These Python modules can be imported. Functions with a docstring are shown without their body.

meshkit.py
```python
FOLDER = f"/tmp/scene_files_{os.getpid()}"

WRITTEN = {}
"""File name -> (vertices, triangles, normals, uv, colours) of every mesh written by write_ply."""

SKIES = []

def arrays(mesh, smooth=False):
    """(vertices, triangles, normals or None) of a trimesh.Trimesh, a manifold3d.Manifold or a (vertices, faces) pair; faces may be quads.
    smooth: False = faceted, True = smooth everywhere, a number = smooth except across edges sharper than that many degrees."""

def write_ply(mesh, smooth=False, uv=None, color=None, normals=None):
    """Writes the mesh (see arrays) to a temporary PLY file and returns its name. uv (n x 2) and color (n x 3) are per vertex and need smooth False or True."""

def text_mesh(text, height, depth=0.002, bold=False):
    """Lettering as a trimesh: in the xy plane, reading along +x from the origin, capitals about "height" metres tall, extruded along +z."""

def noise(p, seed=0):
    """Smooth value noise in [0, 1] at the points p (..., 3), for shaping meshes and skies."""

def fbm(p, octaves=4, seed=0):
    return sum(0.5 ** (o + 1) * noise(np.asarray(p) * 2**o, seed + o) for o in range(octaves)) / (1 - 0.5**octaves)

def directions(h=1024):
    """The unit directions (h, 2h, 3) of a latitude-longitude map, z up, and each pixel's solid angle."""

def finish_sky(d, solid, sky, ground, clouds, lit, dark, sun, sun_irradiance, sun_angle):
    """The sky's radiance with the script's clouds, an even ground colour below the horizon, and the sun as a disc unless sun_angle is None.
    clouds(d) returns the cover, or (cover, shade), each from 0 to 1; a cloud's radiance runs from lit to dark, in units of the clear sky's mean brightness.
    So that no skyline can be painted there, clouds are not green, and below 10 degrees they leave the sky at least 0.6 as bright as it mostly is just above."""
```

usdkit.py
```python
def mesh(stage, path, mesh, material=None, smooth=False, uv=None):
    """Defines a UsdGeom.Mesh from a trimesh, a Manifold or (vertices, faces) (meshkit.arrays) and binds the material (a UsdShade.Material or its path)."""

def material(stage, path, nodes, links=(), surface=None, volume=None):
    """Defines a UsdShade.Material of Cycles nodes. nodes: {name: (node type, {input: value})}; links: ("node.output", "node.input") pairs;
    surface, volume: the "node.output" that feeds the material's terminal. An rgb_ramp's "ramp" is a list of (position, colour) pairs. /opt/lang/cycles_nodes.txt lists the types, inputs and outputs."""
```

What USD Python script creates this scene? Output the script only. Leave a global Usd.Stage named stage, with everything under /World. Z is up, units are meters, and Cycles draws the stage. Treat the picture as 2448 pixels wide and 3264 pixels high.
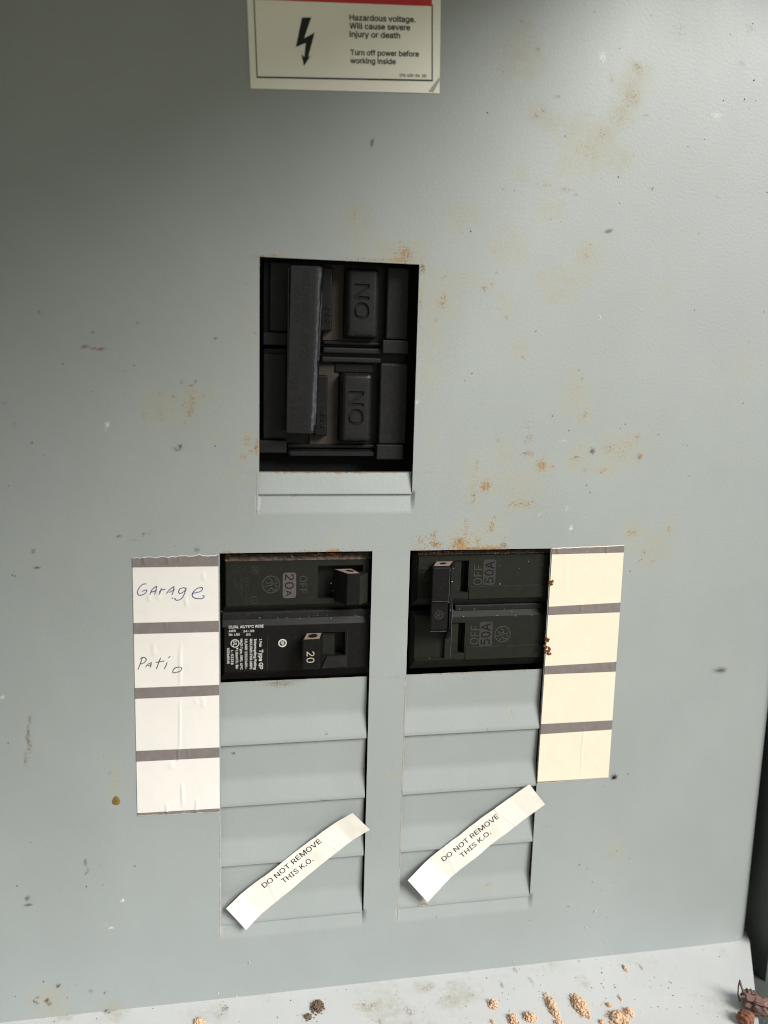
import math, random
import numpy as np, trimesh, manifold3d as m3, usdkit, meshkit
from pxr import Usd, UsdGeom, UsdLux, UsdShade, Gf, Sdf, Vt

random.seed(7); RNG = np.random.default_rng(7)
stage = Usd.Stage.CreateInMemory()
UsdGeom.SetStageUpAxis(stage, UsdGeom.Tokens.z); UsdGeom.SetStageMetersPerUnit(stage, 1.0)
UsdGeom.Xform.Define(stage, '/World'); UsdGeom.Scope.Define(stage, '/World/Looks')
MM = 0.001
# ------------------------------------------------------------------ camera
# world: x right along the panel, y into the panel (front face of the cover at y = 0), z up; lengths in mm in this file
F = 2778.43
RM = np.array([[0.98184165, -0.18781923, 0.02666281], [-0.0063558, -0.17304102, -0.98489411], [0.18959581, 0.9668406, -0.17109262]])
CAM = np.array([-0.88993667, -320.77283593, 122.7997584])
cam = UsdGeom.Camera.Define(stage, '/World/camera')
r, d, f = RM
m = Gf.Matrix4d(*[float(v) for v in (*r, 0, *(-d), 0, *(-f), 0, *(CAM * MM), 1)])
cam.AddTransformOp().Set(m)
cam.CreateHorizontalApertureAttr(24.0); cam.CreateVerticalApertureAttr(32.0)
cam.CreateFocalLengthAttr(24.0 * F / 2448); cam.CreateClippingRangeAttr(Gf.Vec2f(0.01, 2000))
cam.CreateFStopAttr(5.6); cam.CreateFocusDistanceAttr(0.345)
cam.CreateExposureAttr(1.78)
# ------------------------------------------------------------------ light
SUN = np.array([0.52, -0.64, 0.58]); SUN /= np.linalg.norm(SUN)          # towards the veiled sun: in front, to the right, high
SUN_I, SUN_A, SKY_S = 0.4, 30.0, 0.05
dome = UsdLux.DomeLight.Define(stage, '/World/sky')
sky = usdkit.material(stage, '/World/Looks/sky', {
    'tex': ('sky_texture', {'sky_type': 'single_scattering', 'sun_disc': False, 'sun_elevation': math.asin(SUN[2]), 'sun_rotation': math.atan2(SUN[0], SUN[1])}),
    'co': ('texture_coordinate', {}),
    'n': ('noise_texture', {'scale': 2.2, 'detail': 6.0, 'roughness': 0.55}),
    'cl': ('rgb_ramp', {'ramp': [(0.0, (0.62, 0.62, 0.62)), (0.45, (0.8, 0.8, 0.8)), (0.7, (1, 1, 1))]}),
    'cloud': ('mix_color', {'blend_type': 'multiply', 'fac': 1.0, 'a': (2.5, 2.5, 2.46)}),
    'mx': ('mix_color', {'fac': 0.8, 'use_clamp': False}),
    'bg': ('background_shader', {'strength': SKY_S})},
    [('co.generated', 'n.vector'), ('n.fac', 'cl.fac'), ('cl.color', 'cloud.b'), ('tex.color', 'mx.a'), ('cloud.result', 'mx.b'), ('mx.result', 'bg.color')], surface='bg.background')
UsdShade.MaterialBindingAPI.Apply(dome.GetPrim()).Bind(sky)
dome.GetPrim().SetCustomDataByKey('kind', 'structure')
sun = UsdLux.DistantLight.Define(stage, '/World/sun')
sun.CreateIntensityAttr(SUN_I); sun.CreateAngleAttr(SUN_A); sun.CreateNormalizeAttr(True); sun.CreateColorAttr(Gf.Vec3f(1.0, 0.975, 0.94))
sun.AddTransformOp().Set(Gf.Matrix4d(Gf.Rotation(Gf.Vec3d(0, 0, 1), Gf.Vec3d(*SUN.tolist())), Gf.Vec3d(0, 0, 0)))

GROUNDM = usdkit.material(stage, '/World/Looks/ground', {'g': ('geometry', {}), 'n': ('noise_texture', {'scale': 3.0, 'detail': 8.0}), 'c': ('rgb_ramp', {'ramp': [(0.3, (0.19, 0.18, 0.11)), (0.7, (0.27, 0.25, 0.16))]}), 'p': ('principled_bsdf', {'roughness': 0.9})},
    [('g.position', 'n.vector'), ('n.fac', 'c.fac'), ('c.color', 'p.base_color')], surface='p.BSDF')
gm = UsdGeom.Mesh.Define(stage, '/World/ground')                          # plain ground added below for bounce light, out of the frame
gm.CreatePointsAttr([(-60, -60, -1.25), (60, -60, -1.25), (60, 60, -1.25), (-60, 60, -1.25)]); gm.CreateFaceVertexCountsAttr([4]); gm.CreateFaceVertexIndicesAttr([0, 1, 2, 3])
UsdShade.MaterialBindingAPI.Apply(gm.GetPrim()).Bind(GROUNDM); gm.GetPrim().SetCustomDataByKey('kind', 'structure')
# ------------------------------------------------------------------ measuring: a pixel of the photograph to a point of the plane y
def P(u, v, y=0.0):
    w = RM.T @ np.array([(u - 1224) / F, (v - 1632) / F, 1.0])
    return CAM + w * (y - CAM[1]) / w[1]
def PF(u, v, z):                                                       # to a point of the level z
    w = RM.T @ np.array([(u - 1224) / F, (v - 1632) / F, 1.0])
    return CAM + w * (z - CAM[2]) / w[2]
def zoom(x0, y0, s):
    return lambda x, y, dep=0.0: P(x0 + x * s, y0 + y * s, dep)
zA, zB, zC = zoom(780, 780, .4158), zoom(660, 1700, .3496), zoom(1240, 1700, .3496)
zL, zS1, zS2 = zoom(380, 1720, .4157), zoom(660, 2140, .4067), zoom(1220, 2100, .4822)
zW, zD = zoom(740, 0, .434), zoom(0, 0, 1.47559)
zR1, zR2, zX, zY = zoom(1200, 0, .7523), zoom(1200, 900, .7523), zoom(0, 900, .5425), zoom(0, 1800, .6618)
def rect(zf, x0, y0, x1, y1, dep):
    xm, ym = (x0 + x1) / 2, (y0 + y1) / 2
    return zf(x0, ym, dep)[0], zf(x1, ym, dep)[0], zf(xm, y1, dep)[2], zf(xm, y0, dep)[2]     # xa, xb, za, zb

# ------------------------------------------------------------------ prims
USED = {}
def numbered(parent, name):
    k = USED.get((parent, name), 0); USED[(parent, name)] = k + 1
    return name if k == 0 else f'{name}_{k:03d}'
BASE = {}
def thing(name, label, cat, base, group=None):
    n = numbered('/World', name); path = '/World/' + n
    x = UsdGeom.Xform.Define(stage, path); x.AddTranslateOp().Set(Gf.Vec3d(*[float(b) * MM for b in base]))
    p = x.GetPrim(); p.SetCustomDataByKey('label', label); p.SetCustomDataByKey('category', cat)
    if group: p.SetCustomDataByKey('group', group)
    BASE[path] = np.asarray(base, float)
    return path
def part(parent, name, mesh, mat, label=None, smooth=False, kind=None, attrs=None):
    """One Mesh prim under its thing (or part); mesh in mm in world axes."""
    path = parent + '/' + numbered(parent, name)
    v, fc, n = meshkit.arrays(mesh, smooth)
    base = BASE[parent]; BASE[path] = base
    g = UsdGeom.Mesh.Define(stage, path)
    g.CreatePointsAttr(Vt.Vec3fArray.FromNumpy(((v - base) * MM).astype(np.float32)))
    g.CreateFaceVertexCountsAttr(Vt.IntArray.FromNumpy(np.full(len(fc), 3, np.int32)))
    g.CreateFaceVertexIndicesAttr(Vt.IntArray.FromNumpy(fc.astype(np.int32).ravel()))
    g.CreateSubdivisionSchemeAttr('none')
    if n is not None:
        g.CreateNormalsAttr(Vt.Vec3fArray.FromNumpy(n.astype(np.float32))); g.SetNormalsInterpolation('vertex')
    if attrs:
        for k, a in attrs(v).items():
            UsdGeom.PrimvarsAPI(g).CreatePrimvar(k, Sdf.ValueTypeNames.Float3Array, 'vertex').Set(Vt.Vec3fArray.FromNumpy(a.astype(np.float32)))
    UsdShade.MaterialBindingAPI.Apply(g.GetPrim()).Bind(mat)
    p = g.GetPrim()
    if label: p.SetCustomDataByKey('label', label)
    if kind: p.SetCustomDataByKey('kind', kind)
    return path
def single(name, label, cat, mesh, mat, smooth=False, kind=None, group=None, attrs=None):
    v = meshkit.arrays(mesh)[0]
    base = [(v[:, 0].min() + v[:, 0].max()) / 2, (v[:, 1].min() + v[:, 1].max()) / 2, v[:, 2].min()]
    BASE['/World'] = np.asarray(base)
    path = part('/World', name, mesh, mat, None, smooth, kind, attrs)
    p = stage.GetPrimAtPath(path); UsdGeom.Xformable(p).AddTranslateOp().Set(Gf.Vec3d(*[float(b) * MM for b in base]))
    p.SetCustomDataByKey('label', label); p.SetCustomDataByKey('category', cat)
    if group: p.SetCustomDataByKey('group', group)
    return path
# ------------------------------------------------------------------ shapes
def hull(pts):
    h = m3.Manifold.hull_points(np.asarray(pts, np.float64))
    return h
def box(xa, xb, ya, yb, za, zb):
    return hull([(x, y, z) for x in (xa, xb) for y in (ya, yb) for z in (za, zb)])
def rbox(xa, xb, za, zb, yf, yb, r=0.5, n=3):
    """Block whose front face at yf has rounded edges of radius r; plain at the back yb."""
    pts = []
    for k in range(n + 1):
        t = k / n * math.pi / 2; ins, y = r * (1 - math.sin(t)), yf + r * (1 - math.cos(t))
        q = r * 0.5 + ins
        for sx, sz in ((0, 0), (1, 0), (1, 1), (0, 1)):
            for px, pz in ((ins, q), (q, ins), (ins + .3 * (q - ins), ins + .3 * (q - ins))):
                pts.append((xb - px if sx else xa + px, y, zb - pz if sz else za + pz))
    for x in (xa, xb):
        for z in (za, zb):
            pts.append((x, yb, z))
    return hull(pts)
def grid(nu, nv, fn):
    s, t = np.meshgrid(np.linspace(0, 1, nu + 1), np.linspace(0, 1, nv + 1), indexing='ij')
    v = fn(s.ravel(), t.ravel())
    i = np.arange((nu + 1) * (nv + 1)).reshape(nu + 1, nv + 1)
    q = np.stack([i[:-1, :-1], i[1:, :-1], i[1:, 1:], i[:-1, 1:]], -1).reshape(-1, 4)
    return trimesh.Trimesh(v, np.vstack([q[:, [0, 1, 2]], q[:, [0, 2, 3]]]), process=False)
def cat(ms):
    out = []
    for a in ms:
        v, fc, _ = meshkit.arrays(a); out.append(trimesh.Trimesh(v, fc, process=False))
    return trimesh.util.concatenate(out)
DIRS = {'right': ((1, 0, 0), (0, 0, 1)), 'down': ((0, 0, -1), (1, 0, 0)), 'up': ((0, 0, 1), (-1, 0, 0))}
def text(s, o, way, h, width=None, dep=0.06, bold=False):
    """Lettering on a plane facing the viewer: o is the start of its baseline, way how it reads."""
    t = meshkit.text_mesh(s, h, dep, bold); v = np.array(t.vertices)
    if width: v[:, 0] = (v[:, 0] - v[:, 0].min()) * width / np.ptp(v[:, 0])
    U, V = (np.array(a, float) for a in (DIRS[way] if isinstance(way, str) else way))
    N = np.array([0, -1.0, 0])
    return trimesh.Trimesh(np.asarray(o) + v[:, :1] * U + v[:, 1:2] * V + v[:, 2:] * N, t.faces, process=False)
def textpx(s, zf, at, x0, y0, x1, y1, way, **kw):
    """Lettering that fills a measured rectangle."""
    xa, xb, za, zb = rect(zf, x0, y0, x1, y1, at)
    if way == 'right': return text(s, (xa, at - .02, za), way, zb - za, xb - xa, **kw)
    if way == 'down': return text(s, (xa, at - .02, zb), way, xb - xa, zb - za, **kw)
    return text(s, (xb, at - .02, za), way, xb - xa, zb - za, **kw)
def ring(c, r, w, dep=0.06, n=28):
    return disc(c, r, dep, n, r - w)
def disc(c, r, dep=0.06, n=28, hole=None):
    import shapely
    g = shapely.Point(0, 0).buffer(r, n // 4)
    if hole: g = g.difference(shapely.Point(0, 0).buffer(hole, n // 4))
    t = trimesh.creation.extrude_polygon(g, dep, engine='earcut'); v = np.array(t.vertices)
    return trimesh.Trimesh(np.stack([c[0] + v[:, 0], c[1] - v[:, 2], c[2] + v[:, 1]], 1), t.faces, process=False)
def flat(pts, y, dep=0.06):
    """Polygon in the plane, pts (x, z)."""
    import shapely
    t = trimesh.creation.extrude_polygon(shapely.Polygon(pts).buffer(0), dep, engine='earcut'); v = np.array(t.vertices)
    return trimesh.Trimesh(np.stack([v[:, 0], y - v[:, 2], v[:, 1]], 1), t.faces, process=False)
def stroke(pts, w, y, dep=0.05):
    """A pen stroke: a smooth line of width w through the points (x, z)."""
    import shapely
    from scipy.interpolate import splprep, splev
    pts = np.asarray(pts, float)
    if len(pts) > 2:
        tck, _ = splprep(pts.T, s=0, k=min(3, len(pts) - 1)); pts = np.array(splev(np.linspace(0, 1, 10 * len(pts)), tck)).T
    g = shapely.LineString(pts).buffer(w / 2, 4).simplify(0.01)
    t = [trimesh.creation.extrude_polygon(k, dep, engine='earcut') for k in getattr(g, 'geoms', [g])]
    t = trimesh.util.concatenate(t); v = np.array(t.vertices)
    return trimesh.Trimesh(np.stack([v[:, 0], y - v[:, 2], v[:, 1]], 1), t.faces, process=False)
def rrect(xa, xb, za, zb, r, y, dep=0.05, sh=0.0):
    import shapely
    g = shapely.Polygon([(xa, za), (xb, za), (xb, zb), (xa, zb)]).buffer(-r).buffer(r, 4)
    return flat(list(g.exterior.coords), y, dep)
def tube(path, rad, n=8):
    path = np.asarray(path, float); rad = np.broadcast_to(rad, len(path))
    return m3.Manifold.batch_boolean([hull(np.vstack([trimesh.creation.icosphere(1, 1).vertices * rad[i] + path[i], trimesh.creation.icosphere(1, 1).vertices * rad[i + 1] + path[i + 1]])) for i in range(len(path) - 1)], m3.OpType.Add)

# ------------------------------------------------------------------ materials
def pm(name, nodes, links):
    return usdkit.material(stage, '/World/Looks/' + name, nodes, links, surface='p.BSDF')
def plain(name, col, rough=0.5, vary=0.12, scale=350.0, bump=0.0, bscale=2500.0, spec=0.2, dust=None, dust_amt=0.5, dust_scale=500.0):
    nodes = {'g': ('geometry', {}), 'n': ('noise_texture', {'scale': scale, 'detail': 5.0, 'roughness': 0.6}),
             'c': ('rgb_ramp', {'ramp': [(0.25, tuple(x * (1 - vary) for x in col)), (0.75, tuple(min(1, x * (1 + vary)) for x in col))]}),
             'p': ('principled_bsdf', {'roughness': rough, 'specular_ior_level': spec})}
    links = [('g.position', 'n.vector'), ('n.fac', 'c.fac')]
    top = 'c.color'
    if dust:
        nodes['dn'] = ('noise_texture', {'scale': dust_scale, 'detail': 8.0, 'roughness': 0.7})
        nodes['dr'] = ('map_range', {'from_min': 0.62 - .25 * dust_amt, 'from_max': 0.85 - .2 * dust_amt, 'to_min': 0.0, 'to_max': dust_amt, 'clamp': True})
        nodes['dm'] = ('mix_color', {'b': dust})
        links += [('g.position', 'dn.vector'), ('dn.fac', 'dr.value'), ('dr.result', 'dm.fac'), (top, 'dm.a')]; top = 'dm.result'
    links.append((top, 'p.base_color'))
    if bump:
        nodes['bn'] = ('noise_texture', {'scale': bscale, 'detail': 3.0}); nodes['b'] = ('bump', {'strength': bump, 'distance': 0.0003})
        links += [('g.position', 'bn.vector'), ('bn.fac', 'b.height'), ('b.normal', 'p.normal')]
    return pm(name, nodes, links)
def painted(name, base, rough):
    """Painted sheet steel; the primvars stain (film, rust, dark) and mark (scuff, pale) say where dirt of its own shape lies."""
    nodes = {'g': ('geometry', {}), 'a': ('attribute', {'attribute': 'stain'}), 'a2': ('attribute', {'attribute': 'mark'}),
             's': ('separate_xyz', {}), 's2': ('separate_xyz', {}),
             'nl': ('noise_texture', {'scale': 22.0, 'detail': 5.0, 'roughness': 0.6}),
             'nm': ('noise_texture', {'scale': 330.0, 'detail': 7.0, 'roughness': 0.75}),
             'nf': ('noise_texture', {'scale': 1250.0, 'detail': 5.0, 'roughness': 0.7}),
             'c0': ('rgb_ramp', {'ramp': [(0.25, tuple(x * .95 for x in base)), (0.75, tuple(x * 1.05 for x in base))]}),
             'mp': ('mapping', {'scale': (22.0, 22.0, 9.0), 'rotation': (0.0, 0.6, 0.0)}), 'nw': ('noise_texture', {'scale': 1.0, 'detail': 6.0, 'roughness': 0.65, 'distortion': 0.6}),
             'wr': ('map_range', {'from_min': 0.3, 'from_max': 0.7, 'to_min': rough - 0.05, 'to_max': rough + 0.07, 'clamp': True}),
             'wc': ('rgb_ramp', {'ramp': [(0.3, (0.985, 0.985, 0.98)), (0.7, (1.012, 1.012, 1.01))]}), 'c0b': ('mix_color', {'blend_type': 'multiply', 'fac': 1.0, 'use_clamp': False}),
             # film: stain.x broken up by noise
             'hm': ('math', {'math_type': 'multiply_add', 'value2': 3.6, 'value3': -1.82}), 'hs': ('math', {'math_type': 'add'}),
             'hz': ('map_range', {'from_min': 0.02, 'from_max': 0.3, 'to_min': 0.0, 'to_max': 1.0, 'clamp': True}), 'hr': ('map_range', {'from_min': -0.05, 'from_max': 1.1, 'to_min': 0.0, 'to_max': 0.6, 'clamp': True}),
             'hf': ('math', {'math_type': 'multiply'}),
             'c1': ('mix_color', {'b': (0.30, 0.28, 0.185)}),
             # rust
             'rm': ('math', {'math_type': 'multiply_add', 'value2': 4.6, 'value3': -2.6}), 'rs': ('math', {'math_type': 'add'}),
             'rr': ('map_range', {'from_min': 0.05, 'from_max': 0.75, 'to_min': 0.0, 'to_max': 0.9, 'clamp': True}),
             'rc': ('rgb_ramp', {'ramp': [(0.38, (0.33, 0.205, 0.068)), (0.52, (0.25, 0.122, 0.03)), (0.6, (0.08, 0.038, 0.014))]}),
             'c2': ('mix_color', {}),
             'k1': ('math', {'math_type': 'multiply_add', 'value2': 0.16}), 'k2': ('map_range', {'from_min': 0.70, 'from_max': 0.76, 'to_min': 0.0, 'to_max': 0.7, 'clamp': True}), 'k3': ('math', {'math_type': 'multiply'}),
             'c2b': ('mix_color', {'b': (0.15, 0.085, 0.035)}),
             # dark
             'dm': ('math', {'math_type': 'multiply_add', 'value2': 2.0, 'value3': -1.1}), 'ds': ('math', {'math_type': 'add'}),
             'dr': ('map_range', {'from_min': 0.05, 'from_max': 0.7, 'to_min': 0.0, 'to_max': 0.85, 'clamp': True}),
             'c3': ('mix_color', {'b': (0.05, 0.035, 0.022)}),
             'ss': ('math', {'math_type': 'add'}), 'sr': ('map_range', {'from_min': 0.05, 'from_max': 0.6, 'to_min': 0.0, 'to_max': 0.8, 'clamp': True}),
             'c4': ('mix_color', {'b': (0.20, 0.062, 0.07)}),
             'ps': ('math', {'math_type': 'add'}), 'pr': ('map_range', {'from_min': 0.05, 'from_max': 0.8, 'to_min': 0.0, 'to_max': 0.8, 'clamp': True}),
             'c5': ('mix_color', {'b': (0.72, 0.72, 0.68)}),
             'rq': ('map_range', {'from_min': 0.0, 'from_max': 1.0, 'to_max': 0.75, 'clamp': True}),
             'bn': ('noise_texture', {'scale': 950.0, 'detail': 2.0, 'roughness': 0.5}), 'bh': ('math', {'math_type': 'multiply_add', 'value2': 1.2}),
             'gy': ('map_range', {'from_min': 0.015, 'from_max': 0.22, 'to_min': 0.0, 'to_max': 1.0, 'clamp': True}), 'my': ('math', {'math_type': 'multiply'}),
             'gz': ('map_range', {'from_min': 0.015, 'from_max': 0.22, 'to_min': 0.0, 'to_max': 1.0, 'clamp': True}), 'mz': ('math', {'math_type': 'multiply'}),
             'gq': ('map_range', {'from_min': 0.015, 'from_max': 0.22, 'to_min': 0.0, 'to_max': 1.0, 'clamp': True}), 'mq': ('math', {'math_type': 'multiply'}),
             'gw': ('map_range', {'from_min': 0.015, 'from_max': 0.22, 'to_min': 0.0, 'to_max': 1.0, 'clamp': True}), 'mw': ('math', {'math_type': 'multiply'}),
             'b': ('bump', {'strength': 0.22, 'distance': 0.00022}),
             'p': ('principled_bsdf', {'specular_ior_level': 0.75})}
    L = [('g.position', f'{n}.vector') for n in ('nl', 'nm', 'nf', 'bn')] + [('a.vector', 's.vector'), ('a2.vector', 's2.vector'), ('nl.fac', 'c0.fac'), ('g.position', 'mp.vector'), ('mp.vector', 'nw.vector'), ('nw.fac', 'wr.value'), ('nw.fac', 'wc.fac'), ('c0.color', 'c0b.a'), ('wc.color', 'c0b.b'), ('wr.result', 'rq.to_min'),
         ('nm.fac', 'hm.value1'), ('hm.value', 'hs.value1'), ('s.x', 'hs.value2'), ('hs.value', 'hr.value'), ('s.x', 'hz.value'), ('hr.result', 'hf.value1'), ('hz.result', 'hf.value2'), ('hf.value', 'c1.fac'), ('c0b.result', 'c1.a'),
         ('nf.fac', 'rm.value1'), ('rm.value', 'rs.value1'), ('s.y', 'rs.value2'), ('rs.value', 'rr.value'), ('nm.fac', 'rc.fac'), ('rc.color', 'c2.b'), ('s.y', 'gy.value'), ('gy.result', 'my.value1'), ('rr.result', 'my.value2'), ('my.value', 'c2.fac'), ('c1.result', 'c2.a'), ('s.x', 'k1.value1'), ('nf.fac', 'k1.value3'), ('k1.value', 'k2.value'), ('k2.result', 'k3.value1'), ('hz.result', 'k3.value2'), ('k3.value', 'c2b.fac'), ('c2.result', 'c2b.a'),
         ('nf.fac', 'dm.value1'), ('dm.value', 'ds.value1'), ('s.z', 'ds.value2'), ('ds.value', 'dr.value'), ('s.z', 'gz.value'), ('gz.result', 'mz.value1'), ('dr.result', 'mz.value2'), ('mz.value', 'c3.fac'), ('c2b.result', 'c3.a'),
         ('dm.value', 'ss.value1'), ('s2.x', 'ss.value2'), ('ss.value', 'sr.value'), ('s2.x', 'gq.value'), ('gq.result', 'mq.value1'), ('sr.result', 'mq.value2'), ('mq.value', 'c4.fac'), ('c3.result', 'c4.a'),
         ('dm.value', 'ps.value1'), ('s2.y', 'ps.value2'), ('ps.value', 'pr.value'), ('s2.y', 'gw.value'), ('gw.result', 'mw.value1'), ('pr.result', 'mw.value2'), ('mw.value', 'c5.fac'), ('c4.result', 'c5.a'),
         ('c5.result', 'p.base_color'), ('hf.value', 'rq.value'), ('rq.result', 'p.roughness'),
         ('my.value', 'bh.value1'), ('bn.fac', 'bh.value3'), ('bh.value', 'b.height'), ('b.normal', 'p.normal')]
    return pm(name, nodes, L)
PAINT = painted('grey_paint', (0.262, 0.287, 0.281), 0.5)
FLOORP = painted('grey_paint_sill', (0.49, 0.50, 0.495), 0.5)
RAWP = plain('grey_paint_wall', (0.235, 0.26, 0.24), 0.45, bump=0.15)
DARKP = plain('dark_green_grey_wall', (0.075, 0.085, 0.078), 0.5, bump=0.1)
INSIDE = plain('dark_interior', (0.008, 0.008, 0.008), 0.8)
BLACK = plain('black_plastic', (0.0055, 0.0055, 0.006), 0.36, vary=0.25, bump=0.12, dust=(0.05, 0.045, 0.04), dust_amt=0.3, dust_scale=700.0)
BLACK2 = plain('black_plastic_dusty', (0.0115, 0.0115, 0.0115), 0.4, vary=0.25, bump=0.15, dust=(0.07, 0.06, 0.052), dust_amt=0.35, dust_scale=900.0)
OLIVE = plain('olive_black_plastic', (0.0115, 0.0125, 0.0095), 0.45, vary=0.2, bump=0.1, dust=(0.06, 0.055, 0.045), dust_amt=0.22, dust_scale=900.0)
GLOSS = plain('gloss_black_plastic', (0.006, 0.006, 0.007), 0.3, spec=0.4, vary=0.2, bump=0.06, dust=(0.07, 0.07, 0.07), dust_amt=0.25, dust_scale=1200.0)
WEAR_GLINT = plain('wear_glint_plastic', (0.055, 0.059, 0.066), 0.3, vary=0.5, scale=600.0)  # lighter plastic: gloss highlights put into the colour, along with some edge wear
BURR = plain('highlight_paint_edge', (0.46, 0.455, 0.41), 0.55, vary=0.2, scale=400.0, dust=(0.2, 0.15, 0.08), dust_amt=0.5, dust_scale=300.0)  # paler than the cover: the edge highlight is put into its colour
EDGE = plain('dark_cut_steel', (0.05, 0.042, 0.036), 0.7, vary=0.4, dust=(0.16, 0.07, 0.03), dust_amt=0.5)
SLOT = plain('slot_black', (0.006, 0.006, 0.006), 0.7)
BROWN = plain('brown_fibre', (0.040, 0.032, 0.026), 0.6, vary=0.15)
DUSTY = plain('dusty_shoulder', (0.055, 0.048, 0.044), 0.7, vary=0.3, dust=(0.30, 0.19, 0.12), dust_amt=0.75, dust_scale=600.0)
CAP = plain('worn_handle_top', (0.25, 0.185, 0.15), 0.65, vary=0.2, scale=900.0)
INK_W = plain('white_print', (0.50, 0.49, 0.46), 0.6, vary=0.3, scale=2500.0)
INK_F = plain('faded_print', (0.040, 0.0385, 0.034), 0.6, vary=0.35, scale=1800.0)
INK_T = plain('tan_print', (0.36, 0.32, 0.25), 0.6, vary=0.2, scale=1500.0)
INK_FF = plain('worn_away_print', (0.028, 0.027, 0.022), 0.6, vary=0.4, scale=1800.0)
PLATE_F = plain('faded_rating_patch', (0.08, 0.069, 0.068), 0.6, vary=0.2, scale=900.0)
PLATE_G = plain('dark_rating_patch', (0.031, 0.030, 0.0295), 0.6, vary=0.2, scale=900.0)
INK_B = plain('black_print', (0.022, 0.021, 0.020), 0.6, vary=0.3, scale=2500.0)
INK_G = plain('grey_print', (0.04, 0.038, 0.035), 0.6)
PEN_BLUE = plain('blue_ballpoint', (0.03, 0.035, 0.17), 0.5, vary=0.5, scale=1500.0)
PEN_BLACK = plain('black_ballpoint', (0.035, 0.033, 0.045), 0.5, vary=0.5, scale=1500.0)
WARN = plain('warning_sticker_white', (0.80, 0.785, 0.70), 0.35, vary=0.03, scale=60.0)
RED = plain('warning_red', (0.52, 0.045, 0.05), 0.35, vary=0.06, scale=60.0)
PAPER_L = plain('white_card', (0.68, 0.655, 0.615), 0.6, vary=0.03, scale=90.0, bump=0.05, dust=(0.55, 0.47, 0.36), dust_amt=0.25, dust_scale=160.0)
PAPER_R = plain('cream_card', (0.69, 0.615, 0.49), 0.6, vary=0.03, scale=90.0, bump=0.05, dust=(0.52, 0.40, 0.25), dust_amt=0.3, dust_scale=220.0)
BAND = plain('grey_brown_print', (0.175, 0.155, 0.145), 0.6, vary=0.1, scale=250.0, dust=(0.4, 0.37, 0.34), dust_amt=0.25, dust_scale=500.0)
TAPE = plain('white_tape', (0.69, 0.65, 0.58), 0.5, vary=0.03, scale=120.0, dust=(0.60, 0.50, 0.28), dust_amt=0.25, dust_scale=110.0)
RUST = plain('rust_flake', (0.16, 0.055, 0.022), 0.9, vary=0.5, scale=1500.0)
MUD = plain('sandy_mud', (0.60, 0.42, 0.28), 0.95, vary=0.22, scale=800.0, bump=0.4)
MUD_D = plain('dark_mud', (0.15, 0.098, 0.068), 0.95, vary=0.3, scale=800.0, bump=0.4)
HUSK = plain('insect_brown', (0.15, 0.095, 0.08), 0.5, vary=0.4, scale=500.0, bump=0.5, dust=(0.22, 0.15, 0.11), dust_amt=0.5)
WING = plain('insect_wing', (0.21, 0.12, 0.105), 0.4, vary=0.4, scale=400.0, bump=0.3)
HUSK_R = plain('insect_rust', (0.19, 0.085, 0.05), 0.8, vary=0.35, scale=700.0, bump=0.5)
LEG = plain('insect_leg', (0.12, 0.10, 0.075), 0.55, vary=0.3)
GRIT_D = plain('dark_grit', (0.04, 0.035, 0.03), 0.9, vary=0.4)
GRIT_P = plain('pale_grit', (0.5, 0.48, 0.43), 0.9, vary=0.3)
GRIT_B = plain('brown_grit', (0.16, 0.10, 0.06), 0.9, vary=0.4)

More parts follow.
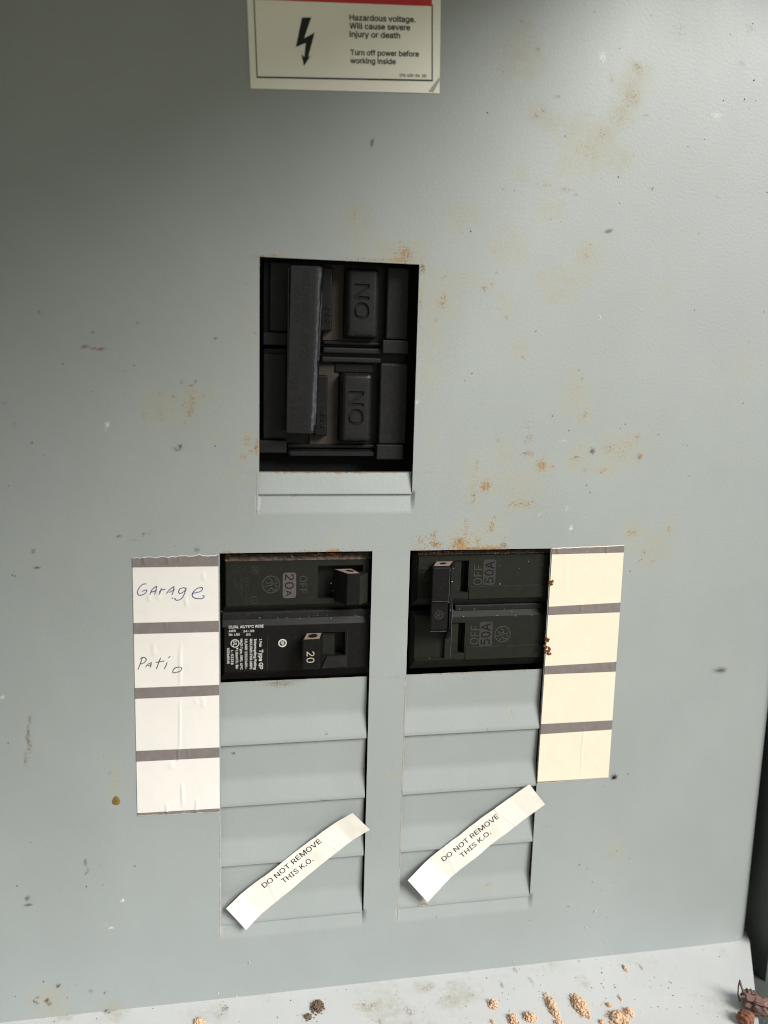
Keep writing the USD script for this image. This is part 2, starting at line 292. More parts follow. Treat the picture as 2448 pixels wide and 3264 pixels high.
# ------------------------------------------------------------------ stains: where the photograph shows them (x, y, half sizes in the zoomed region, strength)
def blobs(zf, s, rows):
    out = []
    for x, y, rx, ry, a in rows:
        c = zf(x, y); e = zf(x + rx, y); g = zf(x, y + ry)
        out.append((c[0], c[2], abs(e[0] - c[0]), abs(g[2] - c[2]), a))
    return out
FILM = blobs(zR1, 0, [(610, 240, 120, 130, .5), (620, 110, 30, 50, .5), (690, 480, 50, 50, .6), (740, 520, 60, 50, .55), (850, 540, 60, 60, .55), (890, 640, 90, 90, .75), (800, 700, 50, 60, .5), (960, 560, 60, 50, .7), (1030, 480, 60, 60, .8), (1080, 400, 50, 80, .8), (1110, 300, 50, 60, .7), (1030, 690, 40, 60, .6), (980, 620, 80, 60, .4), (740, 890, 80, 50, .5), (370, 920, 90, 70, .5), (100, 1080, 120, 80, .6), (890, 1080, 50, 70, .7), (800, 1170, 130, 40, .6), (560, 1040, 110, 90, .5), (620, 740, 40, 40, .4), (740, 800, 120, 40, .3), (1240, 1080, 50, 60, .3), (340, 1180, 140, 40, .5)]) + \
    blobs(zR2, 0, [(270, 100, 80, 90, .55), (610, 280, 45, 60, .65), (850, 470, 80, 90, .6), (880, 570, 45, 40, .7), (850, 740, 55, 70, .7), (1050, 710, 100, 80, .75), (960, 790, 50, 40, .7), (620, 860, 110, 90, .55), (420, 850, 50, 140, .5), (540, 730, 80, 50, .6), (700, 770, 50, 40, .6), (1180, 1140, 80, 70, .6), (1090, 1060, 50, 50, .7), (1240, 1050, 30, 60, .6), (760, 40, 90, 60, .55), (230, 220, 60, 160, .45), (220, 400, 60, 100, .35), (490, 1050, 70, 80, .5), (1560, 350, 60, 70, .35), (380, 1080, 90, 60, .7), (620, 940, 70, 40, .65), (470, 860, 50, 50, .6), (540, 100, 50, 70, .4), (1230, 40, 60, 60, .3), (240, 640, 40, 160, .3)]) + \
    blobs(zX, 0, [(950, 740, 140, 120, .55), (1110, 700, 70, 110, .6), (1200, 660, 90, 50, .4), (1460, 250, 50, 260, .4), (1450, 960, 70, 110, .5), (1250, 880, 150, 90, .3), (200, 160, 60, 60, .25), (1380, 1150, 120, 90, .3)]) + \
    blobs(zY, 0, [(240, 2110, 80, 70, .6), (530, 2150, 60, 40, .55), (552, 1060, 26, 60, .6), (548, 960, 22, 70, .35), (140, 850, 25, 160, .3)]) + \
    blobs(zD, 0, [(770, 490, 40, 60, .45), (860, 540, 60, 30, .6), (600, 552, 50, 12, .5), (905, 600, 18, 60, .5), (765, 460, 20, 30, .4)]) + \
    blobs(zS2, 0, [(860, 340, 25, 60, .5), (750, 200, 50, 60, .35), (555, 240, 25, 30, .5), (820, 140, 30, 60, .4), (1545, 1270, 70, 60, .5), (30, 770, 50, 40, .5), (940, 1280, 70, 50, .3), (145, 640, 10, 40, .6), (705, 1505, 40, 16, .5)]) + \
    blobs(zB, 0, [(1160, 90, 70, 70, .5)]) + blobs(zS1, 0, [(540, 100, 160, 40, .35), (110, 2060, 25, 30, .6)])
RUSTS = blobs(zR2, 0, [(640, 725, 24, 10, .9), (697, 775, 20, 26, 1.), (740, 780, 12, 10, .7), (465, 862, 22, 24, 1.1), (650, 660, 15, 15, .6), (630, 680, 6, 14, .6), (515, 665, 12, 8, .7), (1105, 655, 9, 16, .8), (1115, 738, 13, 14, .85), (840, 740, 13, 10, .75), (885, 795, 14, 10, .75), (955, 800, 14, 10, .75), (985, 700, 30, 22, .45), (487, 1037, 12, 22, .9), (500, 995, 7, 10, .8), (355, 1105, 34, 24, 1.2), (380, 1040, 8, 40, .6), (245, 1070, 14, 24, .8), (250, 1112, 22, 14, 1.), (430, 1095, 12, 10, .8), (480, 1122, 70, 10, 1.), (540, 1110, 14, 14, .7), (190, 1128, 30, 6, .7), (278, 88, 16, 20, .7), (455, 25, 10, 12, .9), (490, 5, 8, 6, .8), (885, 560, 8, 24, .7), (620, 315, 10, 8, .8), (550, 150, 7, 10, .7), (250, 155, 6, 9, .7), (620, 940, 60, 18, .5), (420, 780, 10, 30, .5), (410, 900, 12, 40, .5), (1085, 1060, 20, 14, .6), (1120, 1180, 14, 8, .6), (1170, 1185, 12, 8, .6), (1240, 1045, 10, 16, .45), (1130, 1140, 10, 16, .55), (745, 565, 6, 6, .5), (195, 1100, 40, 30, .4), (640, 600, 10, 20, .4)]) + \
    blobs(zX, 0, [(1115, 770, 16, 18, 1.), (1128, 700, 14, 50, .75), (1080, 720, 22, 16, .6), (940, 650, 12, 16, .5), (940, 760, 16, 50, .4), (850, 780, 14, 20, .45), (1030, 670, 14, 10, .5), (1085, 820, 8, 12, .6), (1195, 660, 14, 12, .5), (1512, 960, 10, 55, 1.1), (1455, 930, 26, 40, .5), (1430, 1020, 26, 22, .5), (1480, 990, 14, 14, .7), (1500, 300, 10, 10, .8), (1260, 750, 10, 8, .4)]) + \
    blobs(zD, 0, [(590, 551, 8, 5, 1.1), (565, 556, 18, 4, .8), (875, 548, 16, 14, .85), (862, 562, 28, 5, .9), (912, 578, 5, 14, .9), (790, 560, 60, 4, .55), (960, 640, 10, 14, .5), (910, 660, 4, 60, .45), (765, 465, 4, 14, .5), (637, 1072, 5, 4, 1.), (597, 1072, 6, 3, .6), (720, 1020, 160, 2.4, 1.), (720, 1191, 22, 5, 1.1), (500, 1196, 28, 3, .8), (640, 1194, 160, 2, .6), (1030, 1184, 60, 3, 1.)]) + \
    blobs(zS2, 0, [(265, 1622, 34, 9, 1.1), (340, 1612, 16, 9, .7), (705, 1503, 26, 9, .8), (820, 328, 8, 6, .8), (865, 370, 8, 20, .6), (600, 1042, 7, 6, .7), (600, 95, 440, 5, .7), (145, 650, 5, 14, .7)]) + \
    blobs(zS1, 0, [(700, 72, 560, 8, .55), (1000, 58, 250, 6, .5)]) + \
    blobs(zR1, 0, [(615, 95, 10, 12, .5), (705, 475, 8, 12, .7), (675, 490, 10, 14, .6), (995, 335, 8, 16, .7), (680, 205, 12, 10, .6), (650, 190, 10, 10, .5), (500, 1065, 8, 6, .6), (475, 1025, 10, 6, .6), (890, 1085, 10, 8, .8), (905, 1035, 10, 12, .6), (510, 1160, 5, 10, .8), (285, 1175, 10, 10, .6), (95, 1030, 6, 8, .5), (1110, 280, 26, 18, .55), (1080, 420, 40, 40, .35), (960, 560, 20, 16, .5)])
DARKS = blobs(zX, 0, [(1060, 962, 10, 10, 1.2), (1035, 985, 18, 6, .7), (215, 1676, 15, 7, .9), (697, 1492, 10, 8, .9), (715, 1500, 6, 8, .6), (845, 1480, 9, 10, .8), (880, 1472, 8, 4, .5), (1155, 1578, 15, 6, .7), (1150, 1560, 18, 10, .4), (196, 1580, 6, 12, .8), (190, 935, 7, 7, .7), (232, 175, 5, 6, .8), (545, 296, 14, 4, .6), (780, 1512, 60, 8, .25), (1152, 582, 4, 8, .9), (91, 840, 5, 5, .6), (1260, 325, 3, 5, .8), (805, 230, 4, 18, .5), (25, 705, 20, 6, .4)]) + \
    blobs(zY, 0, [(133, 1635, 18, 7, .95), (130, 1605, 16, 8, .65), (125, 1608, 4, 8, .6), (143, 745, 6, 30, .55), (135, 830, 5, 60, .6), (124, 930, 4, 40, .6), (150, 870, 6, 40, .35), (413, 1435, 4, 18, .7), (425, 1470, 4, 14, .7), (415, 1488, 4, 6, .6), (530, 1000, 8, 10, .35), (225, 2100, 9, 10, 1.1), (178, 2112, 8, 6, 1.), (165, 2105, 5, 5, .9), (180, 2085, 5, 4, .9), (278, 2031, 5, 5, 1.), (240, 2115, 12, 8, .7), (438, 2055, 10, 8, .7), (505, 2061, 4, 6, .8), (515, 2145, 8, 6, .9)]) + \
    blobs(zD, 0, [(804, 308, 2.5, 9, .9), (1556, 1447, 14, 6, .75), (1562, 1444, 6, 4, .5), (1312, 498, 8, 2.5, 1.), (1278, 973, 6, 6, 1.), (1450, 1185, 0, 0, 0), (1175, 402, 4, 1, 0)][:5]) + \
    blobs(zS2, 0, [(700, 480, 7, 25, .3), (1500, 1300, 50, 40, .15), (1400, 1668, 9, 7, .8)]) + \
    blobs(zR1, 0, [(1290, 130, 60, 60, .22), (980, 978, 16, 6, .95), (1170, 803, 4, 4, .9), (1550, 270, 16, 14, .35), (765, 411, 12, 5, .7), (1580, 120, 26, 26, .3), (1140, 490, 14, 6, .4), (700, 783, 60, 2, .3), (800, 803, 40, 2, .35), (845, 826, 14, 2, .45), (535, 803, 4, 6, .6)]) + \
    blobs(zS1, 0, [(560, 105, 130, 26, .42), (935, 485, 16, 8, .6), (205, 660, 8, 9, 1.), (735, 395, 3, 3, 0), (930, 1020, 40, 5, .6), (340, 1065, 14, 6, .7)])
SCUFF = blobs(zX, 0, [(500, 380, 20, 7, 1.15), (545, 385, 18, 6, .9), (590, 394, 24, 7, 1.1), (1075, 588, 18, 7, .7), (1120, 608, 16, 8, .55)])
PALE = blobs(zX, 0, [(625, 830, 13, 12, .95), (628, 870, 8, 18, .4), (632, 980, 6, 60, .16), (780, 1030, 50, 25, .14), (1514, 1350, 8, 14, .35)]) + \
    blobs(zY, 0, [(535, 1750, 13, 5, .7), (500, 1735, 30, 12, .2), (588, 1615, 5, 6, .8), (10, 640, 5, 4, .8)]) + \
    blobs(zR2, 0, [(822, 1040, 9, 14, .55), (805, 960, 8, 16, .3), (790, 670, 16, 8, .25), (170, 505, 4, 10, .6), (945, 148, 5, 5, 1.), (690, 980, 6, 10, .3)]) + \
    blobs(zR1, 0, [(960, 240, 16, 30, .35), (1440, 490, 24, 10, .4)])
def field(v, rows):
    out = np.zeros(len(v))
    for cx, cz, rx, rz, a in rows:
        if a <= 0: continue
        rx, rz = max(rx, .55), max(rz, .55)
        k = np.nonzero((np.abs(v[:, 0] - cx) < 2.2 * rx) & (np.abs(v[:, 2] - cz) < 2.2 * rz))[0]
        q = ((v[k, 0] - cx) / rx) ** 2 + ((v[k, 2] - cz) / rz) ** 2
        out[k] = np.maximum(out[k], a * 1.15 * np.exp(-q * 0.9) - a * 0.02) + 0.25 * np.minimum(out[k], a * np.exp(-q * .9))
    return out
def stains(v):
    w = v + np.stack([meshkit.fbm(v / 9.0, 3, 5) - .5, 0 * v[:, 0], meshkit.fbm(v / 9.0, 3, 9) - .5], 1) * 5.0
    w2 = v + np.stack([meshkit.fbm(v / 3.0, 2, 15) - .5, 0 * v[:, 0], meshkit.fbm(v / 3.0, 2, 19) - .5], 1) * 1.2
    return {'stain': np.stack([np.clip(field(w, FILM), 0, 1.3), np.clip(field(w2, RUSTS), 0, 1.5), np.clip(field(w2, DARKS), 0, 1.4)], 1),
            'mark': np.stack([field(w2, SCUFF), field(w2, PALE), np.zeros(len(v))], 1)}

# ------------------------------------------------------------------ the enclosure: sill, side walls, top, added shade lid
XA, XB, XC, XD, ZT = 0.0, 57.9, 72.7, 130.6, 50.9                         # the two breaker columns
XM, XN, ZM0, ZM1 = 14.4, 73.1, 81.4, 157.7                                # the main breaker's opening
XLEFT, XRIGHT, ZBOT, ZTOP = -110.0, 238.6, -134.3, 300.0
ZP = ZM0 - 8.6; ZQ = ZM0 - 15.6                                           # below the main opening: bottom of its twistout, end of the second ramp
encl = thing('panel_enclosure', 'grey painted steel box around the breaker panel, with pale dirty bottom sill', 'electrical box', (64, 20, ZBOT))
def sill(s, t):
    y = 6 - t * 96; xr = np.where(y < 0, 238.0 + y * .567, 238.0 + y * .35); x = -112 + s * (xr + 112)
    z = ZBOT + np.where(y > -1.5, 0 * y, 0) - 0.012 * np.maximum(-y, 0) + 0.25 * (meshkit.fbm(np.stack([x / 40, y / 40, 0 * x], 1), 3, 3) - .5)
    return np.stack([x, y, z], 1)
FL = {'film': [], 'rust': [], 'dark': []}
for zx, zy, rx, ry, a, k in [(100, 420, 90, 60, .55, 'film'), (720, 360, 40, 40, .4, 'film'), (60, 460, 60, 40, .6, 'film'), (1420, 480, 90, 60, .35, 'film'), (385, 300, 9, 12, .6, 'dark'), (130, 310, 30, 14, .5, 'film'), (1430, 210, 40, 30, .3, 'film'), (1280, 440, 60, 50, .2, 'film'), (320, 375, 8, 14, .6, 'dark'), (465, 365, 5, 22, .6, 'dark'), (450, 345, 10, 6, .5, 'dark'), (1018, 285, 3, 18, .6, 'dark'), (225, 405, 8, 8, .5, 'dark'), (165, 427, 10, 4, .6, 'dark'), (100, 480, 20, 20, .3, 'rust')]:
    c = PF(1400 + zx * .6317, 2900 + zy * .6317, ZBOT); e = PF(1400 + (zx + rx) * .6317, 2900 + zy * .6317, ZBOT); g = PF(1400 + zx * .6317, 2900 + (zy + ry) * .6317, ZBOT)
    FL[k].append((c[0], c[1], abs(e[0] - c[0]), abs(g[1] - c[1]), a))
for zx, zy, rx, ry, a, k in [(1440, 370, 90, 40, .5, 'film'), (1600, 290, 50, 20, .4, 'film'), (1545, 378, 22, 14, .6, 'rust'), (1615, 290, 30, 16, .4, 'rust'), (410, 385, 18, 10, .55, 'dark'), (440, 390, 40, 30, .6, 'film'), (230, 400, 70, 20, .6, 'film'), (850, 375, 14, 12, .5, 'dark'), (830, 390, 30, 30, .5, 'film'), (1440, 420, 20, 14, .5, 'rust'), (1380, 360, 50, 20, .35, 'rust')]:
    c = PF(zx * .8439, 2900 + zy * .8439, ZBOT); e = PF((zx + rx) * .8439, 2900 + zy * .8439, ZBOT); g = PF(zx * .8439, 2900 + (zy + ry) * .8439, ZBOT)
    FL[k].append((c[0], c[1], abs(e[0] - c[0]), abs(g[1] - c[1]), a))
for _ in range(16):
    c = PF(RNG.uniform(0, 2350), RNG.uniform(3060, 3262), ZBOT); FL['film'].append((c[0], c[1], RNG.uniform(3, 14), RNG.uniform(2, 9), RNG.uniform(.1, .28)))
def floor_stains(v):
    w = v[:, [0, 2, 1]].copy(); o = v[:, [0, 2, 1]]
    w[:, 0] += (meshkit.fbm(v / 5.0, 3, 5) - .5) * 3; w[:, 2] += (meshkit.fbm(v / 5.0, 3, 8) - .5) * 3
    return {'stain': np.stack([np.clip(field(w, FL['film']), 0, 1.3), field(w, FL['rust']), field(w, FL['dark'])], 1), 'mark': np.zeros((len(v), 3))}
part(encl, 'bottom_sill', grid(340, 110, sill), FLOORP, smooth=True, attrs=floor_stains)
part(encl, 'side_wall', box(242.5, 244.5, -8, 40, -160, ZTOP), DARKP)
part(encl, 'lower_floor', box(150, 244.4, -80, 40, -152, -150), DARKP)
part(encl, 'side_wall', box(XLEFT - 3, XLEFT - 1, -40, 40, ZBOT - 1, ZTOP), RAWP)
part(encl, 'top_wall', box(XLEFT - 3, 246, -40, 40, ZTOP + .5, ZTOP + 2.5), RAWP)
part(encl, 'back_wall', box(XLEFT - 3, 246, 41, 43, ZBOT - 1, ZTOP + 3), INSIDE)
SHADE_LIDA = math.radians(3); SHADE_LIDL = 400.0
shade_lid = hull([(x, -41 - t * SHADE_LIDL * math.cos(SHADE_LIDA) , ZTOP + 3 + t * SHADE_LIDL * math.sin(SHADE_LIDA) + h) for x in (XLEFT - 90, 176) for t in (0, 1) for h in (0, 2)])
part(encl, 'added_shade_lid', shade_lid, RAWP)  # unseen lid, added and sized to shade the upper left of the cover

# ------------------------------------------------------------------ the dead-front cover: plate with openings, twistout plates, slits
cover = thing('panel_cover', 'grey painted steel breaker panel cover with rust stains and stamped twistout slats', 'panel cover', (64, 0, ZBOT))
def lines(a, b, step, keep):
    n = max(1, int(round((b - a) / step))); g = np.linspace(a, b, n + 1)
    for k in keep:
        if a < k < b: g[np.argmin(np.abs(g - k))] = k
    return np.unique(g)
STEP = 0.8
gx = lines(XLEFT, 231.0, STEP, [XA, XB, XC, XD, XM, XN, XA - .5, XB + .5, XC - .5, XD + .5, XM - .5, XN + .5])
gx = np.r_[gx, 231.0 + np.array([.8, 1.6, 2.4, 3.2, 4, 4.8, 5.6, 6.3, 6.8, 7.05])]
gz = lines(ZBOT - .5, ZTOP, STEP, [0, ZT, -101.6, -107.6, ZM0, ZM1, ZP, ZQ])
GX, GZ = np.meshgrid(gx, gz, indexing='ij')
def relief(x, z):
    """Depth of the cover's front (mm, + is into the panel): oil-canning, the ramps under the columns, the rounded right-hand edge."""
    y = 0.55 * (meshkit.fbm(np.stack([x / 110, z / 110, 0 * x], 1), 3, 11) - .5) * np.clip((x + 110) / 30, 0, 1)
    for a, b in ((XA, XB), (XC, XD)):
        inn = (x > a - .01) & (x < b + .01) & (z < -101.6 + .01) & (z > -107.7)
        y = y + np.where(inn, 1.25 * np.clip((z + 107.6) / 6.0, 0, 1), 0)
    inn = (x > XM - .01) & (x < XN + .01) & (z < ZP + .01) & (z > ZQ)
    y = y + np.where(inn, 1.3 * np.clip((z - ZQ) / (ZP - ZQ), 0, 1), 0)
    R = 7.1
    t = np.clip((x - 231.0) / R, 0, 1)
    y = y + R * (1 - np.sqrt(np.maximum(1 - t * t, 0)))
    return y
V = np.stack([GX.ravel(), relief(GX.ravel(), GZ.ravel()), GZ.ravel()], 1)
idx = np.arange(GX.size).reshape(GX.shape)
cx, cz = (GX[:-1, :-1] + GX[1:, 1:]) / 2, (GZ[:-1, :-1] + GZ[1:, 1:]) / 2
hole = np.zeros(cx.shape, bool)
for a, b, lo, hi in ((XA, XB, -101.6, ZT), (XC, XD, -101.6, ZT), (XM, XN, ZP, ZM1)):
    hole |= (cx > a) & (cx < b) & (cz > lo) & (cz < hi)
i00, i10, i11, i01 = idx[:-1, :-1][~hole], idx[1:, :-1][~hole], idx[1:, 1:][~hole], idx[:-1, 1:][~hole]
Fc = np.vstack([np.stack([i00, i10, i11], 1), np.stack([i00, i11, i01], 1)])
plate = trimesh.Trimesh(V, Fc, process=False)
eg = trimesh.grouping.group_rows(plate.edges_sorted, require_count=1)             # thickness: every rim goes 1.6 mm back
be = plate.edges[eg]
nv = len(V); Vb = V + [0, 1.2, 0]
walls = np.vstack([np.stack([be[:, 1], be[:, 0], be[:, 0] + nv], 1), np.stack([be[:, 1], be[:, 0] + nv, be[:, 1] + nv], 1)])
rim_used = np.unique(walls)
part(cover, 'cover_plate', trimesh.Trimesh(V, Fc, process=False), PAINT, smooth=True, attrs=stains)
rimmap = -np.ones(2 * nv, int); rimmap[rim_used] = np.arange(len(rim_used))
part(cover, 'cut_edge', trimesh.Trimesh(np.vstack([V, Vb])[rim_used], rimmap[walls], process=False), EDGE)
def slat(xa, xb, z1, z0, deep=1.6, foot=0.12, knee=0.58, seed=0):
    """A stamped twistout plate: set back at its top, ramping out to flush at its foot, with a folded lower edge."""
    prof = [(0.0, deep), (knee - .03, deep + .55), (knee + .03, deep + .45), (0.97, foot + .08), (1.0, foot + .15), (1.0, foot + 1.2)]
    ts = np.array([p[0] for p in prof]); ys = np.array([p[1] for p in prof])
    tt = np.unique(np.r_[np.linspace(0, 1, 30)]); yy = np.interp(tt, ts[:5], ys[:5])
    tt = np.r_[tt, 1.0]; yy = np.r_[yy, foot + 1.3]
    n = 66; xs = np.linspace(xa, xb, n + 1)
    TT, XX = np.meshgrid(tt, xs, indexing='ij'); YY = np.repeat(yy[:, None], n + 1, 1)
    YY = YY + 0.10 * (meshkit.fbm(np.stack([XX.ravel() / 25, TT.ravel() * 1.5, 0 * XX.ravel() + seed], 1), 2, 21).reshape(XX.shape) - .5)
    ZZ = z1 + (z0 - z1) * TT
    v = np.stack([XX.ravel(), YY.ravel(), ZZ.ravel()], 1)
    i = np.arange(v.shape[0]).reshape(TT.shape)
    q = np.stack([i[:-1, :-1], i[1:, :-1], i[1:, 1:], i[:-1, 1:]], -1).reshape(-1, 4)
    return trimesh.Trimesh(v, np.vstack([q[:, [0, 1, 2]], q[:, [0, 2, 3]]]), process=False)
for a, b, sd in ((XA, XB, 1), (XC, XD, 5)):
    for k in range(4):
        part(cover, 'twistout_plate', slat(a + .22, b - .55, -25.4 * k - (.3 if k else 0), -25.4 * (k + 1) + .05, seed=sd + k), PAINT, smooth=35, attrs=stains)
part(cover, 'twistout_plate', slat(XM + .25, XN - .5, ZM0, ZP + .05, deep=1.3, knee=.06, seed=31), PAINT, smooth=35, attrs=stains)
for xb_, lo, hi in ((XA, -106.5, -54), (XC, -106.5, -.5), (XM, ZQ, ZM0 - .5)):
    zz = np.linspace(lo, hi, 40); n_ = len(zz)
    off = .34 * meshkit.fbm(np.stack([zz / 6, 0 * zz + xb_, 0 * zz], 1), 2, 3)
    yb_ = relief(np.full(n_, xb_ - .4), zz)
    v_ = np.vstack([np.stack([xb_ - .30 - off * .6, yb_ - .02, zz], 1), np.stack([xb_ - .05 + 0 * zz, yb_ - .10 - off * .7, zz], 1), np.stack([xb_ + .12 + 0 * zz, yb_ + .25, zz], 1)])
    f_ = [(a + o, a + o + 1, a + o + n_) for o in (0, n_) for a in range(n_ - 1)] + [(a + o + 1, a + o + n_ + 1, a + o + n_) for o in (0, n_) for a in range(n_ - 1)]
    part(cover, 'burr', trimesh.Trimesh(v_, np.array(f_)[:, [0, 2, 1]], process=False), BURR)
def lump(c, r, seed, n=2, amp=.5, flat_=(1, 1, 1)):
    s = trimesh.creation.icosphere(n, 1.0); v = np.array(s.vertices)
    v *= (1 + amp * (meshkit.fbm(v * 2.2 + seed * 3.7, 3, seed) - .5) * 2)[:, None]
    return trimesh.Trimesh(v * r * np.array(flat_) + np.asarray(c), s.faces, process=False)
for (x, y, s) in ((1478, 437, .9), (1447, 975, .9), (1425, 1040, .8), (1450, 1072, 1.1)):
    c = zC(x, y, -.3)
    part(cover, 'rust_flake', cat([lump(c + RNG.normal(0, .62, 3) * [s, .4, s], .5 * s * RNG.uniform(.6, 1.3), int(RNG.integers(99)), 1, .6) for _ in range(9)]), RUST)

# ------------------------------------------------------------------ main breaker
YA = 6.5
mb = thing('main_breaker', 'large black two-pole main breaker with long tie bar and two ON blocks', 'circuit breaker', (XM + 28, 18, ZM0))
def A(x0, y0, x1, y1, yf, yb=16.0, r=.5):
    return rbox(*rect(zA, x0, y0, x1, y1, yf), yf, yb, r)
part(mb, 'body', box(XM - 3, XN + 3, 16, 24, ZM0 - 4, ZM1 + 4), SLOT)
for (y0, y1) in ((120, 800), (800, 1560)):
    part(mb, 'pole_body', A(135, y0, 1235, y1 - 10, 13.0, 17, .6), BLACK)
# left shelf of each pole
part(mb, 'side_panel', A(188, 128, 345, 668, 10.5, 14, .5), BLACK2)
part(mb, 'side_ledge', A(140, 672, 330, 770, 8.8, 14, .4), BLACK2)
part(mb, 'side_panel', A(140, 832, 320, 1490, 10.5, 14, .5), BLACK2)
part(mb, 'side_ledge', A(95, 1500, 322, 1598, 7.8, 14, .4), BLACK2)
# fibre slides beside the handle
part(mb, 'slide_plate', A(600, 150, 758, 735, 11.6, 14, .2), BROWN)
part(mb, 'slide_plate', A(500, 915, 715, 1530, 11.6, 14, .2), BROWN)
for (x0, y0, x1, y1) in ((560, 170, 672, 660), (540, 1000, 634, 1468)):
    st = part(mb, 'handle_stub', A(x0, y0, x1, y1, 7.6, 13, .6), BLACK)
    for q in range(3):
        yy = y0 + (y1 - y0) * (.62 + .1 * q)
        part(st, 'ridge', A(x1 - 50, yy, x1 - 12, yy + 20, 7.2, 8.6, .2), BLACK)
# ridges between and below the poles
part(mb, 'ridge', A(600, 742, 1050, 772, 10.2, 14, .5), BLACK)
part(mb, 'ridge', A(600, 790, 1055, 836, 8.8, 14, .6), BLACK2)
part(mb, 'ridge', A(590, 862, 1045, 905, 8.8, 14, .6), BLACK2)
part(mb, 'ridge', A(690, 905, 985, 985, 11.0, 14, .6), BLACK)
part(mb, 'ridge', A(325, 1570, 1020, 1632, 8.5, 14, 1.6), GLOSS)
part(mb, 'ridge', A(330, 1530, 1000, 1560, 10.8, 14, .4), BLACK)
# right shelf of each pole
for (x0, y0, x1, y1, yf) in ((1090, 172, 1258, 728, 8.6), (1035, 915, 1245, 1528, 8.2)):
    part(mb, 'side_panel', A(x0, y0, x1, y1, yf, 14, .5), BLACK2)
part(mb, 'side_panel', A(1050, 910, 1252, 1045, 8.3, 14, .3), BLACK2)
part(mb, 'side_ledge', A(1058, 732, 1258, 836, 6.8, 14, .4), BLACK2)
part(mb, 'side_ledge', A(1012, 1534, 1218, 1648, 6.2, 14, .4), BLACK2)
# ON blocks
for (x0, y0, x1, y1, t0, t1, tx0, tx1) in ((775, 178, 1030, 718, 300, 575, 838, 950), (735, 985, 975, 1516, 1122, 1385, 793, 906)):
    xa, xb, za, zb = rect(zA, x0, y0, x1, y1, 7.0)
    pts = []
    for (ins, y) in ((2.2, 5.6), (1.5, 5.75), (.8, 6.3), (.35, 7.4), (0, 9.5), (0, 14)):
        for sx in (0, 1):
            for sz in (0, 1):
                for qx, qz in ((ins, ins * .8 + .8), (ins + .8, ins * .8)):
                    pts.append((xb - qx if sx else xa + qx, y, zb - qz if sz else za + qz))
    b = hull(pts)
    for g in textpx('ON', zA, 6.3, tx0, t0, tx1, t1, 'up', dep=1.0, bold=True).split(only_watertight=False):
        tv, tf, _ = meshkit.arrays(g); cutter = m3.Manifold(m3.Mesh(np.asarray(tv, np.float32), np.asarray(tf, np.uint32)))
        if cutter.status() == m3.Error.NoError: b = b - cutter
    tx = textpx('ON', zA, 6.28, tx0, t0, tx1, t1, 'up', dep=.05)
    ob = part(mb, 'on_block', b, BLACK2, smooth=25)
    part(ob, 'lettering', tx, SLOT, 'ON, engraved letters reading upwards')
# the tie bar
def barpt(x, y, dep): return zA(x, y, dep)
TB0, TB1 = [], []
top_l, top_r, bot_l, bot_r = barpt(350, 158, 1.0), barpt(548, 166, 1.0), barpt(315, 1440, 1.0), barpt(488, 1446, 1.0)
pts = []
for (l, rr_) in ((top_l, top_r), (bot_l, bot_r)):
    for dx, y in ((0, 1.35), (.35, 1.0), ):
        pts.append((l[0] + dx, y, l[2]))
    for k in range(7):
        t = k / 6 * math.pi / 2
        pts.append((rr_[0] + 3.4 * math.sin(t), 1.0 + 4.2 * (1 - math.cos(t)), rr_[2]))
    pts += [(l[0] + .2, 9.0, l[2]), (rr_[0] + 3.8, 9.0, rr_[2])]
tie = part(mb, 'tie_bar', hull(pts), GLOSS, smooth=40)
for s, x0, y0, x1, y1 in (('SINGLE', 350, 1190, 402, 1420), ('200', 352, 985, 408, 1110), ('USE ON', 385, 310, 430, 590), ('HANDLE', 415, 1160, 472, 1425), ('CODE', 430, 680, 490, 880), ('COMBINATION', 445, 200, 495, 660)):
    part(tie, 'lettering', textpx(s, zA, 1.0, x0, y0, x1, y1, 'up', dep=.16), BLACK2)
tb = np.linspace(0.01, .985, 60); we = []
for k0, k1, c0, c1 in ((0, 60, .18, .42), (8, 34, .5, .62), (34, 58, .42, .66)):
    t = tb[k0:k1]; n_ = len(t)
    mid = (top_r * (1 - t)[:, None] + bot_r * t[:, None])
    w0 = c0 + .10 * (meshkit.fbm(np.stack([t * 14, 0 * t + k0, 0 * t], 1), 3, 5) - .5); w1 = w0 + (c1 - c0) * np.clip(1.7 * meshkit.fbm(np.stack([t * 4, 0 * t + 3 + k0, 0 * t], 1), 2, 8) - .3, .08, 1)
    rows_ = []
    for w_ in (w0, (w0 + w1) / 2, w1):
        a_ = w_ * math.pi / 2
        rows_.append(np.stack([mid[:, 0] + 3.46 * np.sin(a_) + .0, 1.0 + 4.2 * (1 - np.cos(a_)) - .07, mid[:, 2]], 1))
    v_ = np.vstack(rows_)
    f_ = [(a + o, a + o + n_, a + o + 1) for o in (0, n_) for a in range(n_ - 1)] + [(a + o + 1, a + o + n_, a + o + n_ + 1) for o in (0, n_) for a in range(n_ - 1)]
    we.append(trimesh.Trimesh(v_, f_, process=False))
part(tie, 'painted_highlight', cat(we), WEAR_GLINT, 'painted gloss highlight on the scuffed shoulder of the tie bar', smooth=True)  # gloss streak on the rounded shoulder, painted as lighter strips
xa, xb, za, zb = rect(zA, 332, 185, 505, 1425, .98)
part(tie, 'raised_border', cat([box(xa - .15, xa + .1, .9, 1.05, za, zb), box(xa, xb, .9, 1.05, za - .12, za + .12), box(xa, xb, .9, 1.05, zb - .12, zb + .12)]), BLACK2)

